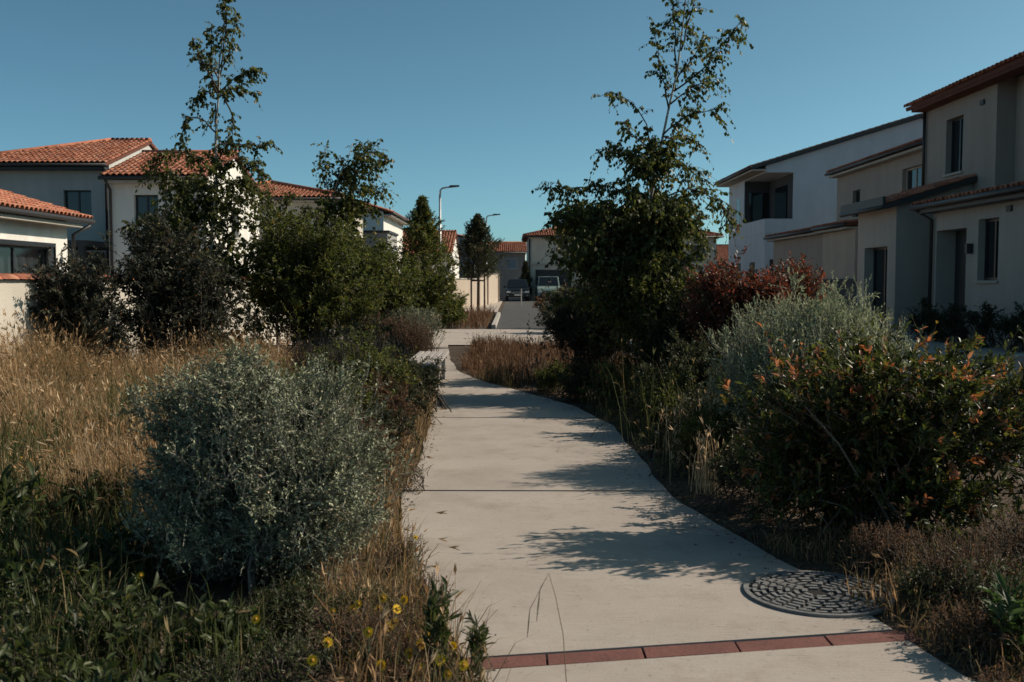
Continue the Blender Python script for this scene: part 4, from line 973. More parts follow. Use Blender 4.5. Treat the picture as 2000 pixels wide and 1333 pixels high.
# small birch behind
Y = 21.0
tr = [(-3.95, Y, -.05), A(636, 560, Y), A(640, 430, Y), A(655, 360, Y), A(680, 310, Y), A(690, 280, Y)]
lm = [([A(645, 400, Y), A(636, 340, Y), A(636, 285, Y)], 36, .3), ([A(655, 370, Y), A(690, 320, Y, .2), A(705, 275, Y, .2)], 46, .3), ([A(650, 380, Y), A(715, 345, Y, -.2), A(752, 318, Y, -.3)], 50, .3),
      ([A(655, 370, Y), A(720, 370, Y, .2), A(748, 365, Y, .3)], 44, .3), ([A(660, 350, Y), A(720, 310, Y), A(732, 282, Y)], 40, .3), ([A(645, 400, Y), A(670, 330, Y, .3), A(660, 300, Y, .3)], 40, .3)]
birch('small feathery birch in front of the hipped orange roof', (-3.95, Y, 0), tr, lm, [c(660, 430, Y, .9, .7, .6, 1), c(610, 500, Y, 1.0, .7, .8, 1.3), c(700, 520, Y, 1.0, .7, .9, 1.3)], 1000, -.25, ll=.085, lw=.06, per=9, elltw=.45, droop=.5)
Y = 16.2
birch('bushy young birch between the tall dark shrub and the broad green shrub', (-3.85, Y, 0), [(-3.85, Y, -.05), A(545, 560, Y), A(560, 450, Y), A(548, 390, Y)],
      [([A(550, 480, Y), A(520, 430, Y), A(505, 400, Y)], 36, .26), ([A(555, 470, Y), A(590, 430, Y), A(605, 400, Y)], 36, .26), ([A(556, 450, Y), A(560, 410, Y), A(566, 380, Y)], 30, .22)],
      [c(545, 480, Y, .55, .5, .5, 1), c(520, 580, Y, .6, .5, .6, 1), c(600, 560, Y, .5, .5, .6, .8)], 1100, 0., ll=.056, lw=.042, per=9, r=.028)
Y = 14.6
birch('bushy young birch rising between the two dark shrubs by the garden wall', (-5.15, Y, 0), [(-5.15, Y, -.05), A(325, 560, Y), A(318, 450, Y), A(330, 345, Y)],
      [([A(320, 470, Y), A(290, 430, Y), A(270, 440, Y)], 30, .24), ([A(320, 450, Y), A(350, 400, Y), A(362, 360, Y)], 36, .24), ([A(322, 420, Y), A(325, 370, Y), A(322, 330, Y)], 30, .2)],
      [c(320, 470, Y, .5, .45, .5, 1), c(350, 560, Y, .6, .5, .6, 1)], 700, 0., ll=.054, lw=.04, per=9, r=.025)
# pale stemmed birch far right of the road
Y = 24.0
birch('pale stemmed young birch behind the dark shrubs near the broad far house', (1.62, Y, 0), [(1.62, Y, -.05), A(1131, 600, Y), A(1130, 500, Y), A(1120, 430, Y)],
      [([A(1130, 480, Y), A(1105, 440, Y), A(1100, 410, Y)], 30, .35), ([A(1130, 490, Y), A(1150, 440, Y), A(1165, 420, Y)], 30, .35)], [c(1120, 470, Y, .55, .5, .9, 1)], 140, -.1, ll=.085, lw=.06, per=8, r=.045, elltw=.4)

# --- big shrubs
G1 = None
shrub('silver_shrub', 'large round silver leaved shrub bulging over the path edge', (-1.28, 5.2), [(0, 0, .54, .66, .58, .64, 3), (.2, -.12, .40, .44, .45, .44, 1.4), (-.2, .05, .72, .50, .46, .44, 1.3), (.28, .1, .35, .32, .38, .38, .8), (-.3, -.15, .32, .40, .4, .36, 1), (0, -.12, .22, .58, .45, .26, 1.5)],
      8200, .17, 14, .0175, .0085, 'l_silver', 'greytwig', nst=40, r0=.010, tr=.0015, up=.55, out=.9, rnd=.55, shell=1.6, gap=-.45, nsc=7, lump=.26, ang=.75, spread=.12, sd=.4, ns=190, per_stem=44,
      extra=twigs_in([(-1.28, 5.2, .68, .64, .56, .52, 1)], 520, .28, up=1.3, out=.6, rnd=.35, shell=7, zmin=.7))
shrub('silver_shrub', 'spiky silver green shrub behind the orange tipped shrub', (2.45, 8.2), [(0, 0, .74, .86, .65, .76, 3), (-.3, 0, .5, .55, .5, .5, 1.2)],
      2000, .30, 13, .028, .0085, 'l_silver2', 'greytwig', nst=90, r0=.010, tr=.0018, up=1.1, out=.8, rnd=.35, shell=2.6, gap=-.9, nsc=6, ang=.5, sd=.4, ns=110, per_stem=22,
      extra=twigs_in([(2.45, 8.2, .9, .88, .66, .62, 1)], 700, .40, up=1.5, out=.6, rnd=.25, shell=7, zmin=.8))
shrub('photinia_shrub', 'big dark shrub with orange young leaves between drain cover and side street', (2.25, 6.1), [(0, 0, .55, .80, .58, .66, 2.5), (.45, -.15, .58, .70, .5, .56, 1.6), (-.4, 0, .5, .50, .45, .6, 1.2), (-.1, -.1, .92, .6, .45, .36, 1), (.85, .05, .6, .50, .42, .45, .9), (-.2, -.3, .3, .55, .35, .34, .9), (-.62, -.1, .28, .34, .45, .34, .9), (.3, -.45, .25, .7, .25, .28, .8)],
      900, .22, 13, .045, .019, 'l_photinia', 'twig', nst=30, r0=.011, tr=.0022, up=.7, out=.8, rnd=.5, shell=1.0, gap=-.35, nsc=4.5, lump=.4, ang=.75, detail=True, rmax=1.34, tinttip=.14, spread=.26, ns=92, per_stem=20,
      extra=np.concatenate([twigs_in([(2.25, 6.05, .75, .95, .55, .58, 1)], 60, .40, up=1.0, out=.8, rnd=.3, shell=9, zmin=.7), twigs_in([(3.05, 5.9, .6, .55, .5, .5, 1)], 60, .6, up=.3, out=1.2, rnd=.35, shell=9, zmin=.3), twigs_in([(2.3, 6.0, .95, 1.05, .5, .5, 1)], 90, .55, up=.8, out=1.0, rnd=.4, shell=9, zmin=.9)]))
shrub('photinia_shrub', 'red leaved photinia hedge shrub below the pale blue house', (3.0, 12.0), [(-.1, 0, 1.0, .78, .55, .78, 2), (.4, .1, 1.1, .5, .5, .66, 1.2), (-.5, 0, 1.15, .42, .45, .66, 1)],
      1900, .30, 11, .055, .023, 'l_red', 'bark', nst=40, r0=.015, up=.8, out=.8, rnd=.5, shell=2, gap=-.6, nsc=3, lump=.35, spread=.3)
def bush(label, loc, ells, n, ll=.05, leaf='l_dark', name='shrub', tl=.3, per=10, ratio=.45, group='shrubs along the bed', **kw):
    a = dict(up=.5, out=.8, rnd=.6, shell=1.4, gap=-.42, nsc=3.6, lump=.45, nst=30, r0=.014, spread=.2); a.update(kw)
    kw.setdefault('ns', max(10, n//46)); kw.setdefault('rmax', 1.32); a.update(kw); n = int(n*.26); a['nst'] = 14
    zl = float(gz(*loc)); big = [(e[0]+loc[0], e[1]+loc[1], e[2]+zl, *[k*1.12 for k in e[3:6]], e[6]) for e in ells]
    a['extra'] = twigs_in(big, max(30, n//14), tl*1.7, up=1.0, out=.8, rnd=.45, shell=9, lump=.3, zmin=.2, bend=.3)
    return shrub(name, label, loc, ells, n, tl, per, ll, ll*ratio, leaf, 'bark', group=group, **a)
bush('dark purplish shrub overlapping the garden wall nearest the dry grass', (-5.8, 13.4), [(0, 0, .9, .72, .5, .85, 2), (-.3, 0, 1.3, .5, .4, .62, 1), (.35, 0, .85, .5, .4, .75, 1), (0, 0, 1.55, .35, .35, .42, .5)], 2000, .058, 'l_purple')
bush('tall dark shrub at the foot of the white trunked birch', (-4.75, 14.0), [(0, 0, .9, .82, .55, .95, 2), (.1, 0, 1.65, .65, .5, .72, 1.4), (-.35, 0, 1.6, .5, .4, .8, 1), (.45, .1, .9, .62, .5, .9, 1)], 3000, .058, 'l_purple')
bush('broad mid green shrub right behind the large silver shrub', (-3.15, 15.2), [(0, 0, .95, .92, .6, 1.0, 2), (-.35, 0, 1.6, .66, .5, .85, 1.6), (.5, .2, 1.2, .7, .5, .95, 1.4), (.1, -.1, 1.95, .55, .45, .62, 1)], 4200, .054, 'l_green')
bush('mid green shrub with loose shoots near the pointed green street tree', (-2.75, 19), [(0, 0, 1.0, .9, .6, 1.1, 2), (.45, 0, 1.0, .7, .5, .95, 1.2), (-.3, 0, 1.7, .7, .5, .8, 1.2)], 2600, .062, 'l_green')
bush('pale green dense shrub by the bend of the path', (-2.6, 24), [(0, 0, 1.1, 1.1, .7, 1.2, 2), (.75, 0, 1.0, .66, .6, 1.0, 1), (-.8, 0, 1.4, 1.0, .7, 1.1, 1)], 2000, .075, 'l_green')
bush('dark low shrub hugging the path beside the bench', (-1.42, 10.6), [(0, 0, .38, .42, .7, .48, 2), (-.35, .4, .5, .5, .6, .55, 1.2), (.05, -.7, .3, .34, .5, .38, 1)], 1900, .032, 'l_green', tl=.2)
bush('dark tangled shrub between silver shrub and lavender', (-1.75, 8.6), [(0, 0, .40, .5, .6, .45, 2), (.3, -.5, .3, .36, .5, .36, 1)], 1300, .030, 'l_green', tl=.22)
bush('dark shrub just before the wooden bench', (-1.2, 12.1), [(0, 0, .30, .27, .5, .36, 2), (-.65, .5, .6, .5, .5, .62, 1.3), (.05, .8, .22, .16, .5, .28, .8)], 2100, .04, 'l_dark', tl=.22)
shrub('lavender', 'dark grey lavender mound behind the tangled shrub', (-2.05, 12.2), [(0, 0, .45, .85, .6, .55, 2)], 1500, .34, 10, .03, .006, 'l_lav', up=1.2, out=.8, rnd=.3, shell=3, ang=.5, nst=30, zmin=.1)
shrub('rust_shrub', 'rusty brown dry shrub with upright stems below the silver dome', (-2.0, 17.4), [(0, 0, .50, .62, .5, .55, 2), (.35, -.1, .4, .4, .4, .42, 1), (-.6, .2, .75, .35, .4, .55, .7)], 1300, .32, 10, .035, .011, 'l_brown', up=1.2, out=.6, rnd=.3, shell=2.5, ang=.6, nst=30)
shrub('silver_shrub', 'small silver dome of foliage above the rusty shrub', (-1.85, 18.6), [(0, 0, .72, .55, .5, .46, 2)], 900, .24, 10, .035, .011, 'l_silver', 'greytwig', up=1.1, out=.8, rnd=.3, shell=3, ang=.5, nst=24, zmin=.3)
bush('dark shadowy shrub mass under the leaning birch', (1.35, 15.6), [(0, 0, .72, .85, .6, .72, 2), (.7, -.3, .8, .75, .6, .8, 1.6), (-.5, .2, .6, .5, .5, .62, 1), (.3, 0, 1.3, .6, .5, .6, .9), (-.2, 0, 1.0, .5, .5, .6, .7)], 3600, .056, 'l_purple')
bush('dark bush at the foot of the leaning birch', (2.3, 12.8), [(0, 0, .7, .6, .55, .72, 2), (.55, .3, .8, .6, .5, .7, 1.4), (-.35, -.1, .55, .45, .4, .58, 1), (.2, 0, 1.2, .6, .5, .6, 1)], 2600, .048, 'l_dark')
bush('sunlit yellow green bush climbing the leaning birch', (1.88, 13.0), [(0, 0, .85, .42, .4, .8, 2), (.1, 0, .4, .4, .4, .4, 1), (-.1, 0, 1.4, .42, .35, .5, .9)], 1600, .052, 'l_green')
bush('dark low shrub beside red photinia and silver green shrub', (1.9, 10.3), [(0, 0, .45, .5, .6, .5, 2), (.5, .6, .6, .6, .6, .6, 1.2), (.35, -.9, .38, .45, .5, .45, 1)], 2300, .04, 'l_dark', tl=.22)
bush('dark straggly shrub filling between straw tuft and drain cover', (1.72, 6.75), [(0, 0, .24, .30, .5, .30, 1), (.2, .5, .35, .3, .4, .4, .8)], 1100, .03, 'l_dark', tl=.18, r0=.005)
bush('dark shrub filling behind the silver green shrub', (3.3, 10.6), [(0, 0, .6, .9, .6, .62, 2)], 1100, .045, 'l_purple')
bush('reddish shrub with green tips beside the street opening', (1.75, 33.5), [(0, 0, .6, 1.0, .7, .65, 2), (.8, 0, .8, .8, .7, .8, 1)], 700, .09, 'l_brown', tl=.4)
bush('green shrub on the far bed by the grey road', (2.3, 30.6), [(0, 0, .8, 1.2, .8, .9, 2), (-.7, 0, .6, .6, .6, .65, 1)], 800, .09, 'l_green', tl=.4)
bush('dark shrub beside the road behind the pale stemmed birch', (2.2, 24.5), [(0, 0, .8, 1.2, .8, .9, 2), (-.9, 0, .6, .6, .6, .6, 1)], 900, .07, 'l_purple', tl=.4)
bush('dark shrub on the far bank behind the red photinia', (5.2, 20), [(0, 0, .6, 1.2, .8, .75, 2), (-1.2, 0, .8, 1.0, .8, .9, 1.4)], 1000, .07, 'l_dark', tl=.4)
bush('small green shrub at the corner of the beige wall', (-2.6, 40), [(0, 0, .55, .7, .6, .65, 2), (.4, .4, .7, .4, .4, .5, 1)], 450, .09, 'l_green', tl=.35)
bush('low green shrub at the foot of the staked tree', (-2.1, 33.8), [(0, 0, .4, .55, .5, .45, 2)], 320, .08, 'l_green', tl=.3)
for i, (x, y, k) in enumerate(((1.55, 7.9, .9), (1.6, 8.9, 1.), (1.5, 9.9, 1.1), (1.5, 10.9, 1.), (1.2, 12.0, .9), (.85, 13.1, .8), (.5, 14.0, .7))):
    bush(('ragged low mid green shrub leaning over the birch side of the path', 'ragged low dark shrub leaning over the birch side of the path')[i % 2], (x, y), [(0, 0, .22*k, .30*k, .42*k, .26*k, 1), (.12, .1, .36*k, .22*k, .3*k, .24*k, .6)], int(620*k), .034, ('l_green', 'l_dark')[i % 2], 'low_shrub', tl=.2, r0=.005, group='low shrubs on the birch side of the path')
for i, (x, y, k) in enumerate(((-1.12, 6.9, .8), (-1.15, 7.7, .9), (-1.12, 8.5, .9), (-1.15, 9.3, 1.0), (-1.2, 10.1, 1.0), (-1.25, 11.0, .9))):
    bush(('dark', 'dry brown')[i % 2]+' low shrub crowding the path edge behind the large silver shrub', (x, y), [(0, 0, .22*k, .27*k, .42*k, .25*k, 1), (-.15, .1, .36*k, .25*k, .3*k, .26*k, .7)], int(700*k), .03, ('l_dark', 'l_brown')[i % 2], 'low_shrub', tl=.18, r0=.005, group='low shrubs on the garden wall side of the path')
for x, y, rx in ((10.9-1.5, 18.2, .6), (9.35, 19.6, .7), (9.3, 21.0, .7), (9.25, 22.2, .5)):
    bush('low clipped dark hedge plant below the beige house window', (x, y), [(0, 0, .38, .42, rx, .42, 1)], 420, .05, 'l_dark', 'hedge_plant', tl=.22, group='hedge along the beige house', nst=12)
# pointed evergreen and staked street tree
def conifer(label, X, Yd, H, Rw, z0, leaf, stakes=False):
    loc = (X, Yd, 0); o = empty('street_tree', loc, label, 'tree', 'trees along the far street')
    link('trunk', MB().tube([(0, 0, -.05), (.02, 0, H*.5), (0, 0, H*.96)], [.07, .05, .01], 8).mesh('trunk', True), M['bark'], o)
    n = 1700; t = rng.random(n)**.85; a = rng.random(n)*6.283; z = z0+(H-z0)*t
    prof = Rw*np.minimum(1, (1-t)*1.7+.05)**.8*np.minimum(1, .72+t*2)*rng.uniform(.45, 1.15, n)*(1+.22*np.sin(a*3+z*4)+.20*np.sin(a*2-z*7+1)+.12*np.sin(a*5+z*11))
    tip = np.stack([X+np.cos(a)*prof, Yd+np.sin(a)*prof, z+.12], -1); d = nrm(np.stack([np.cos(a)*.8, np.sin(a)*.8, np.full(n, .7)], -1)+rng.normal(size=(n, 3))*.25); q = np.array([0, .33, .67, 1.])
    PT = tip[:, None]-d[:, None]*(.35*(1-q))[None, :, None]
    leaf_mesh('crown', o, leaf, *leaves_on(PT, 12, .085, .04, .7, .1, .05), base=loc)
    tubes_mesh('twigs', o, 'bark', PT, np.full((n, 4), .005), base=loc)
    if stakes:
        for sx, sy in ((-.33, -.1), (.33, .12)):
            link('stake', MB().tube([(sx, sy, -.1), (sx, sy, 2.0)], .045, 8).mesh('stake', True), M['bark'], o)
        link('tie_bar', MB().box(-.36, .36, -.02, .02, 1.6, 1.68).mesh('tie_bar'), M['bark'], o)
conifer('dark staked street tree in front of the beige wall', -1.72, 50.3, 4.85, 1.05, 1.75, 'l_dark', True)
conifer('pointed green street tree beside the street lamp by the white gabled house', -3.05, 34, 4.35, .95, .5, 'l_green')
conifer('narrow dark cypress beside the grey far house', 1.15, 84.8, 3.2, .5, .2, 'l_dark')

# ------------------------------------------------------------------ grasses and ground cover
def blades(name, label, cat, mat, P, H, lean=.25, w=.0035, bias=(0, 0), head=0., tmean=.5, tsd=.2, broad=1.0):
    n = len(P); z = gz(P[:, 0], P[:, 1]); B = np.stack([P[:, 0], P[:, 1], z-.01], -1)
    a = rng.random(n)*6.283; ld = np.stack([np.cos(a), np.sin(a)], -1)*np.abs(rng.normal(0, lean, (n, 1))) + np.array(bias)
    ld3 = np.concatenate([ld, np.zeros((n, 1))], 1)*H[:, None]; up = np.array([0, 0, 1.])*H[:, None]
    fa = rng.random(n)*3.14; sd = np.stack([np.cos(fa), np.sin(fa), 0*fa], -1)*(w*rng.uniform(.6, 1.5, n)*broad)[:, None]
    m1 = B+up*.5+ld3*.25; m2 = B+up*.82+ld3*.65; tp = B+up*(1-.25*np.minimum(1, np.linalg.norm(ld, axis=1))**2)[:, None]+ld3*1.15
    V = np.stack([B-sd, B+sd, m1-sd*.8, m1+sd*.8, m2-sd*.5, m2+sd*.5, tp], 1)
    T = np.array([[0,1,3],[0,3,2],[2,3,5],[2,5,4],[4,5,6]]); tn = np.clip(rng.normal(tmean, tsd, n) + .22*pn(P, 1.6, 5.), 0, 1)
    VV = V.reshape(-1, 3); F = (T[None]+(np.arange(n)*7)[:, None, None]).reshape(-1, 3); tt = np.repeat(tn, 7)
    if head:
        k = np.where(rng.random(n) < head)[0]; ax = nrm(tp[k]-m2[k]); hl = np.repeat(rng.uniform(.035, .085, len(k)), 3); rep = np.repeat(k, 3)
        hv, ht = leaf_arrays(tp[rep]-np.repeat(ax, 3, 0)*hl[:, None]*.7, nrm(np.repeat(ax, 3, 0)+rng.normal(size=(len(rep), 3))*.12), usphere(len(rep)), hl, hl*.11)
        F = np.concatenate([F, (ht[None]+(np.arange(len(rep))*4)[:, None, None]+len(VV)).reshape(-1, 3)]); VV = np.concatenate([VV, hv.reshape(-1, 3)]); tt = np.concatenate([tt, np.repeat(np.clip(tn[rep]+.15, 0, 1), 4)])
    return tag(link(name, np_mesh(name, VV, F, tt), M[mat]), label, cat, kind='stuff')
def scatter(n, x0, x1, y0, y1, cl=2.5, thr=-.3, off=.03, pw=1.):
    y = y0+(y1-y0)*rng.random(n)**pw; x = rng.uniform(x0, x1, n); l, r = edge(y); P = np.stack([x, y, 0*x], -1)
    k = ((x < l-off) | (x > r+off)) & (pn(P, cl, .7) > thr); return P[k]
P = scatter(70000, -6.3, -1.6, 6.0, 15, 1.7, -.75)
P = P[P[:, 0] < -1.9-.12*(P[:, 1]-6)]
d = pn(P, 1.1, 3.)
blades('dry_grass', 'tall dry golden grass in front of the white garden wall', 'grass', 'grass_dry', P, np.clip(.44+.30*d+.16*pn(P, 3.7, 1.)+rng.normal(0, .15, len(P)) - .10*(P[:, 0] > -3.5) + .16*(P[:, 1] > 9), .08, 1.2), .38, .0017, (-.06, -.05), .3, .42, .28)
P = scatter(26000, -5.5, -1.9, 5.0, 12, 2.3, .2)
blades('green_weeds', 'green weedy patches among the tall dry grass', 'grass', 'grass_green', P, np.clip(rng.normal(.46, .16, len(P)), .06, .95), .4, .0035, (0, 0), .1, .5, .3)
P = scatter(16000, -4.5, -1.0, 3.1, 7.0, 2.2, -.4); 
blades('dry_grass', 'short brown and green grass before the large silver shrub', 'grass', 'grass_green', P, np.clip(rng.normal(.24, .08, len(P)), .06, .5), .35, .003, (0, 0), .1, .55, .3)
P = scatter(22000, -1.5, -.0, 3.2, 16, 3, -.5, -.02); l, r = edge(P[:, 1]); P = P[(l-P[:, 0] < .55)]
blades('edge_grass', 'dry grass fringe along the garden wall side of the path', 'grass', 'grass_dry', P, np.clip(rng.normal(.18, .09, len(P)), .04, .5), .5, .0022, (.08, 0), .15, .32, .28)
P = scatter(9000, .2, 3.2, 6.8, 15, 2.5, -.2); l, r = edge(P[:, 1]); P = P[(P[:, 0]-r < .9)]
blades('edge_grass', 'green grass and tall stems along the birch side of the path', 'grass', 'grass_green', P, np.clip(rng.normal(.16, .09, len(P)), .04, .6), .45, .0028, (-.05, 0), .15, .5, .3)
P = np.concatenate([np.stack([rng.normal(1.62, .16, 260), rng.normal(8.6, .25, 260), np.zeros(260)], -1), np.stack([rng.normal(1.45, .07, 90), rng.normal(7.35, .1, 90), np.zeros(90)], -1)])
blades('grass_tuft', 'pale straw tuft at the path edge below the spiky silver shrub', 'grass', 'grass_dry', P, np.clip(rng.normal(.34, .1, len(P)), .1, .6), .32, .0024, (0, 0), .7, .75, .15)
P = np.stack([rng.normal(1.5, .22, 130), rng.normal(9.4, .8, 130), np.zeros(130)], -1)
blades('tall_stems', 'tall slender green stems rising beside the path below the birch', 'grass', 'grass_green', P, np.clip(rng.normal(.62, .18, len(P)), .25, 1.0), .24, .0022, (0, 0), .4, .5, .25)
P = scatter(9000, -.9, 2.2, 14.6, 24, 2.5, -.5); l, r = edge(P[:, 1]); P = P[P[:, 0] > r+.05]
blades('brown_ground_cover', 'rust brown dry ground cover in the bed where the path bends', 'grass', 'l_brown', P, np.clip(rng.normal(.22, .09, len(P)), .05, .5), .4, .006, (0, 0), .3, .5, .25)
P = scatter(9000, 1.3, 3.6, 3.0, 5.9, 3, -.4, .02)
blades('weedy_grass', 'dry weedy grass around the drain cover and brick strip', 'grass', 'grass_dry', P, np.clip(rng.normal(.10, .05, len(P)), .02, .3), .6, .0022, (-.1, 0), .1, .25, .25)
P = np.stack([rng.uniform(-5, -.8, 1800), rng.uniform(33.8, 47.8, 1800), np.zeros(1800)], -1)
blades('bed_planting', 'brown grasses in the kerbed bed beside the far road', 'grass', 'l_brown', P, np.clip(rng.normal(.35, .15, len(P)), .08, .8), .35, .014, (0, 0), 0, .55, .25)
# litter on the soil
def litter(name, label, n, x0, x1, y0, y1, s, mat='litter', off=.0):
    P = scatter(n, x0, x1, y0, y1, 2., -.9, off); n = len(P); P[:, 2] = gz(P[:, 0], P[:, 1])+.008
    a = nrm(rng.normal(size=(n, 3))*np.array([1, 1, .35])); N = nrm(np.array([0, 0, 1.])+rng.normal(size=(n, 3))*.45); L = s*rng.uniform(.4, 1.4, n)
    V, T = leaf_arrays(P, a, N, L, L*.4); F = (T[None]+(np.arange(n)*4)[:, None, None]).reshape(-1, 3)
    return tag(link(name, np_mesh(name, V.reshape(-1, 3), F, np.repeat(rng.random(n), 4)), M[mat]), label, 'leaves', kind='stuff')
litter('leaf_litter', 'dry leaf litter over the planting beds', 40000, -5.5, 4.2, 2.9, 17, .04)
EY = rng.uniform(3.0, 14, 900); l, r = edge(EY); EX = np.where(rng.random(900) < .5, l+np.abs(rng.normal(0, .06, 900)), r-np.abs(rng.normal(0, .10, 900)))
Pq = np.stack([EX, EY, np.full(900, .041)], -1); a_ = nrm(rng.normal(size=(900, 3))*np.array([1, 1, .1])); Lq = rng.uniform(.006, .026, 900)
V_, T_ = leaf_arrays(Pq, a_, np.tile([0, 0, 1.], (900, 1)), Lq, Lq*.5); tag(link('path_litter', np_mesh('path_litter', V_.reshape(-1, 3), (T_[None]+(np.arange(900)*4)[:, None, None]).reshape(-1, 3), np.repeat(rng.random(900), 4)), M['litter']), 'scattered dry leaf bits lying on the concrete path edges', 'leaves', kind='stuff')

# --- low weeds, each plant a thing
def weed(label, x, y, h, rad, n, ll, lw, leaf, group, per=8, up=1., name='weed_plant', tinttip=0., sd=.3, ang=.9, detail=True, gapk=-.9):
    return shrub(name, label, (x, y), [(0, 0, h*.5, rad, rad, h*.5, 1)], n, h*.5, per, ll, lw, leaf, 'twig', group, 'plant', nst=max(6, n//4), r0=.005, tr=.0018, up=up, out=.8, rnd=.4, shell=1.5, gap=gapk, nsc=6, ang=ang, detail=detail, tinttip=tinttip, zmin=.03, sd=sd, spread=rad*.3)
for (x, y, h, rad) in ((-1.75, 3.35, .42, .28), (-1.3, 3.1, .34, .26), (-1.6, 3.9, .38, .3), (-2.1, 4.3, .42, .32), (-2.35, 3.75, .36, .3), (-1.15, 3.85, .30, .2), (-2.0, 5.0, .34, .3)):
    weed('leafy dark green weed in the shade below the large silver shrub', x, y, h, rad, 60, .058, .02, 'l_weed', 'shade weeds')
weed('bushy grey green weed directly before the silver shrub', -.98, 4.25, .30, .2, 220, .02, .007, 'l_weed', None, 12)
for (x, y, h, rad) in ((-2.95, 5.6, .45, .3), (-2.6, 6.2, .38, .28)):
    weed(('smaller' if h < .4 else 'larger')+' dark broad leaved plant at the edge of the dry grass', x, y, h, rad, 70, .10, .03, 'l_weed', 'broad leaved plants')
for (x, y, h, rad) in ((2.15, 4.75, .36, .34), (2.45, 4.2, .26, .32), (2.0, 4.15, .2, .26), (2.6, 4.9, .4, .34), (2.25, 3.75, .2, .3), (2.9, 4.5, .36, .3), (1.98, 5.25, .26, .22), (1.9, 3.5, .16, .25)):
    weed('rusty spreading weed beside the drain cover', x, y, h, rad, 210, .016, .006, 'l_brown', 'rusty weeds by the drain', 12, up=.6)
for (x, y, h, rad) in ((2.2, 4.45, .3, .22), (2.7, 4.2, .3, .2), (1.95, 4.65, .22, .16)):
    weed('green fine leaved weed among the rusty weeds', x, y, h, rad, 130, .022, .006, 'l_weed', 'green weeds by the drain', 10)
weed('bright green leafy sprout at the edge of the rusty weeds', 2.08, 4.0, .34, .14, 34, .085, .022, 'l_bright', None, 7, 1.6)
for (x, y, h, rad) in ((-.28, 3.72, .44, .07),):
    weed('upright green stalk with narrow leaves at the path edge among yellow flowers', x, y, h, rad, 26, .06, .013, 'l_weed', None, 12, 2.5, ang=.6)
weed('small green stalk at the edge of the brick strip', -.13, 3.66, .34, .05, 14, .05, .012, 'l_weed', None, 10, 2.5, ang=.6)
for (x, y, h, rad) in ((-.42, 4.65, .2, .16), (-.58, 5.3, .24, .14), (-.5, 4.25, .2, .18)):
    weed('dry brown twiggy weed along the path edge by the silver shrub', x, y, h, rad, 120, .012, .005, 'l_brown', 'twiggy edge weeds', 9)
weed('thin yellowish weed leaning over the first path joint', -.72, 7.35, .34, .16, 40, .012, .006, 'grass_dry', None, 6, .5)

for (x, y, h, rad) in ((-.62, 3.95, .22, .2), (-.85, 3.7, .2, .22), (-.42, 3.85, .18, .16), (-.68, 4.4, .2, .2), (-1.05, 3.45, .2, .2), (-.5, 3.55, .16, .18)):
    g_ = x < -.63
    weed(('rust brown twiggy weed among the yellow flowers', 'small leaved green weed among the yellow flowers')[g_], x, y, h, rad, 150, .018, .006, ('l_brown', 'l_weed')[g_], 'weeds among the flowers', 10, .7)
# --- yellow flowers
def flower(x, y, h, lean, s, label, group):
    z = float(gz(x, y)); o = empty('yellow_flower', (x, y, z), label, 'flower', group)
    tx, ty = lean; P = [(0, 0, -.02), (tx*.3, ty*.3, h*.5), (tx, ty, h)]
    link('stem', MB().tube(P, [.0025, .002, .0018], 5).mesh('stem', True), M['stem'], o)
    ax = nrm(np.array([tx*1.2+random.uniform(-.2, .2), ty*1.2-.35, h])); e1 = nrm(np.cross(ax, [0, 1, 0.1])); e2 = np.cross(ax, e1); c0 = np.array(P[-1])
    n = 13; a = np.arange(n)*2*math.pi/n; Ad = nrm(e1[None]*np.cos(a)[:, None]+e2[None]*np.sin(a)[:, None]+ax[None]*.25)
    V, T = leaf_arrays(np.tile(c0, (n, 1)), Ad, np.tile(ax, (n, 1)), np.full(n, s), np.full(n, s*.42), .05, True)
    me = np_mesh('petals', V.reshape(-1, 3), (T[None]+(np.arange(n)*8)[:, None, None]).reshape(-1, 3), np.repeat(rng.random(n), 8)); link('petals', me, M['petal'], o)
    c1 = Vector(c0); link('flower_centre', MB().tube([c1-Vector(ax)*.004, c1+Vector(ax)*.004, c1+Vector(ax)*.007], [s*.4, s*.36, s*.12], 8).mesh('flower_centre', True), M['flowercore'], o)
    for q in (.3, .55):
        b0 = np.array([tx*.3*q, ty*.3*q, h*q]); aa = random.uniform(0, 6.28); Vl, Tl = leaf_arrays(b0[None], nrm(np.array([[math.cos(aa), math.sin(aa), .8]])), np.array([[0, 0, 1.]]), np.array([.05]), np.array([.011]), .2, True)
        link('leaf', np_mesh('leaf', Vl.reshape(-1, 3), Tl, np.full(8, .5)), M['l_weed'], o)
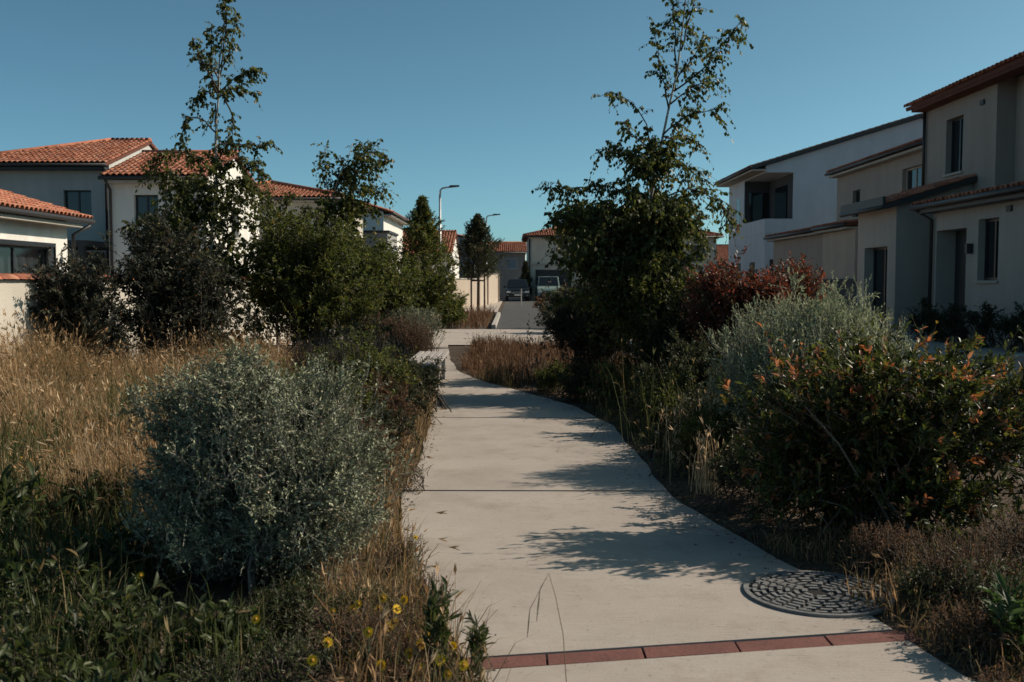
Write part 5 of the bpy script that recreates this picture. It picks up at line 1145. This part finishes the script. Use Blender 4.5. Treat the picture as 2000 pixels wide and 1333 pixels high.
for i, (u, v, Yd, s) in enumerate(((748, 1168, 4.35, .023), (790, 1172, 4.3, .023), (690, 1190, 4.25, .021), (700, 1202, 4.15, .021), (680, 1238, 4.1, .021), (760, 1225, 4.0, .023), (740, 1190, 4.3, .020), (692, 1282, 3.85, .023), (712, 1270, 3.95, .014),
          (798, 1245, 3.9, .017), (824, 1258, 3.85, .026), (800, 1275, 3.75, .021), (798, 1290, 3.7, .018), (932, 1274, 3.8, .023), (885, 1262, 3.85, .020), (820, 1305, 3.65, .023), (875, 1318, 3.6, .020), (770, 1215, 4.1, .020), (650, 1195, 4.2, .020), (500, 1210, 3.8, .020), (275, 1125, 4.4, .02), (640, 1255, 3.7, .022), (720, 1235, 3.75, .023), (745, 1300, 3.55, .024), (845, 1240, 3.8, .024), (775, 1190, 4.0, .022), (860, 1290, 3.62, .024), (610, 1290, 3.55, .022), (700, 1180, 4.1, .02), (905, 1300, 3.6, .022))):
    p = at(u, v, Yd); lean = (random.uniform(-.05, .05), random.uniform(-.04, .04)); bx = p.x-lean[0]; by = p.y-lean[1]
    flower(bx, by, max(.06, p.z-float(gz(bx, by))), lean, s, 'yellow daisy flower on a thin stem beside the path and silver shrub', 'yellow flowers by the path')
for (u, v, Yd) in ((142, 885, 7.0), (42, 895, 7.0), (812, 1050, 5.1)):
    p = at(u, v, Yd); flower(p.x, p.y, max(.06, p.z-float(gz(p.x, p.y))), (0, 0), .014, 'single yellow flower standing apart from the path edge cluster', 'stray yellow flowers')
# grass stalk in front of the path
o = empty('grass_stalk', (.16, 3.3, 0), 'tall thin grass stalk with drooping seed heads standing over the path', 'grass stalk')
pts = [at(1107, 1345, 3.3), at(1100, 1240, 3.32), at(1085, 1165, 3.34), at(1072, 1120, 3.36)]
pts = [Vector((pts[0].x+.01, 3.3, .04))]+pts
MB().tube(pts, [.0016, .0016, .0014, .0012, .0008], 5).build('stem', M['drystem'], o, True)
for top, bot in (((1055, 1150), (1048, 1215)), ((1035, 1190), (1030, 1245))):
    a, b2, c2 = at(1072, 1120, 3.36), at(*top, 3.35), at(*bot, 3.35); mid = (b2+c2)/2
    MB().tube([a, b2, mid, c2], [.0006, .0012, .0026, .0008], 5).build('seed_head', M['drystem'], o, True)

# ------------------------------------------------------------------ far hills close the horizon
xs_ = np.linspace(-420, 420, 60); V = []
for y, f in ((520, 0), (560, 1), (640, 0)): V.append(np.stack([xs_, np.full(60, y), -3+f*(9+3*np.sin(xs_*.013)+2*np.sin(xs_*.041))], -1))
V = np.concatenate(V); i = np.arange(59)[None]+np.arange(2)[:, None]*60; F = np.stack([i, i+1, i+61, i+60], -1).reshape(-1, 4)
tag(link('hills', np_mesh('hills', V, F, smooth=True), surf('wooded_hill', (.035, .045, .03), (.06, .07, .045), .03, .95, 2, 0)), kind='structure')
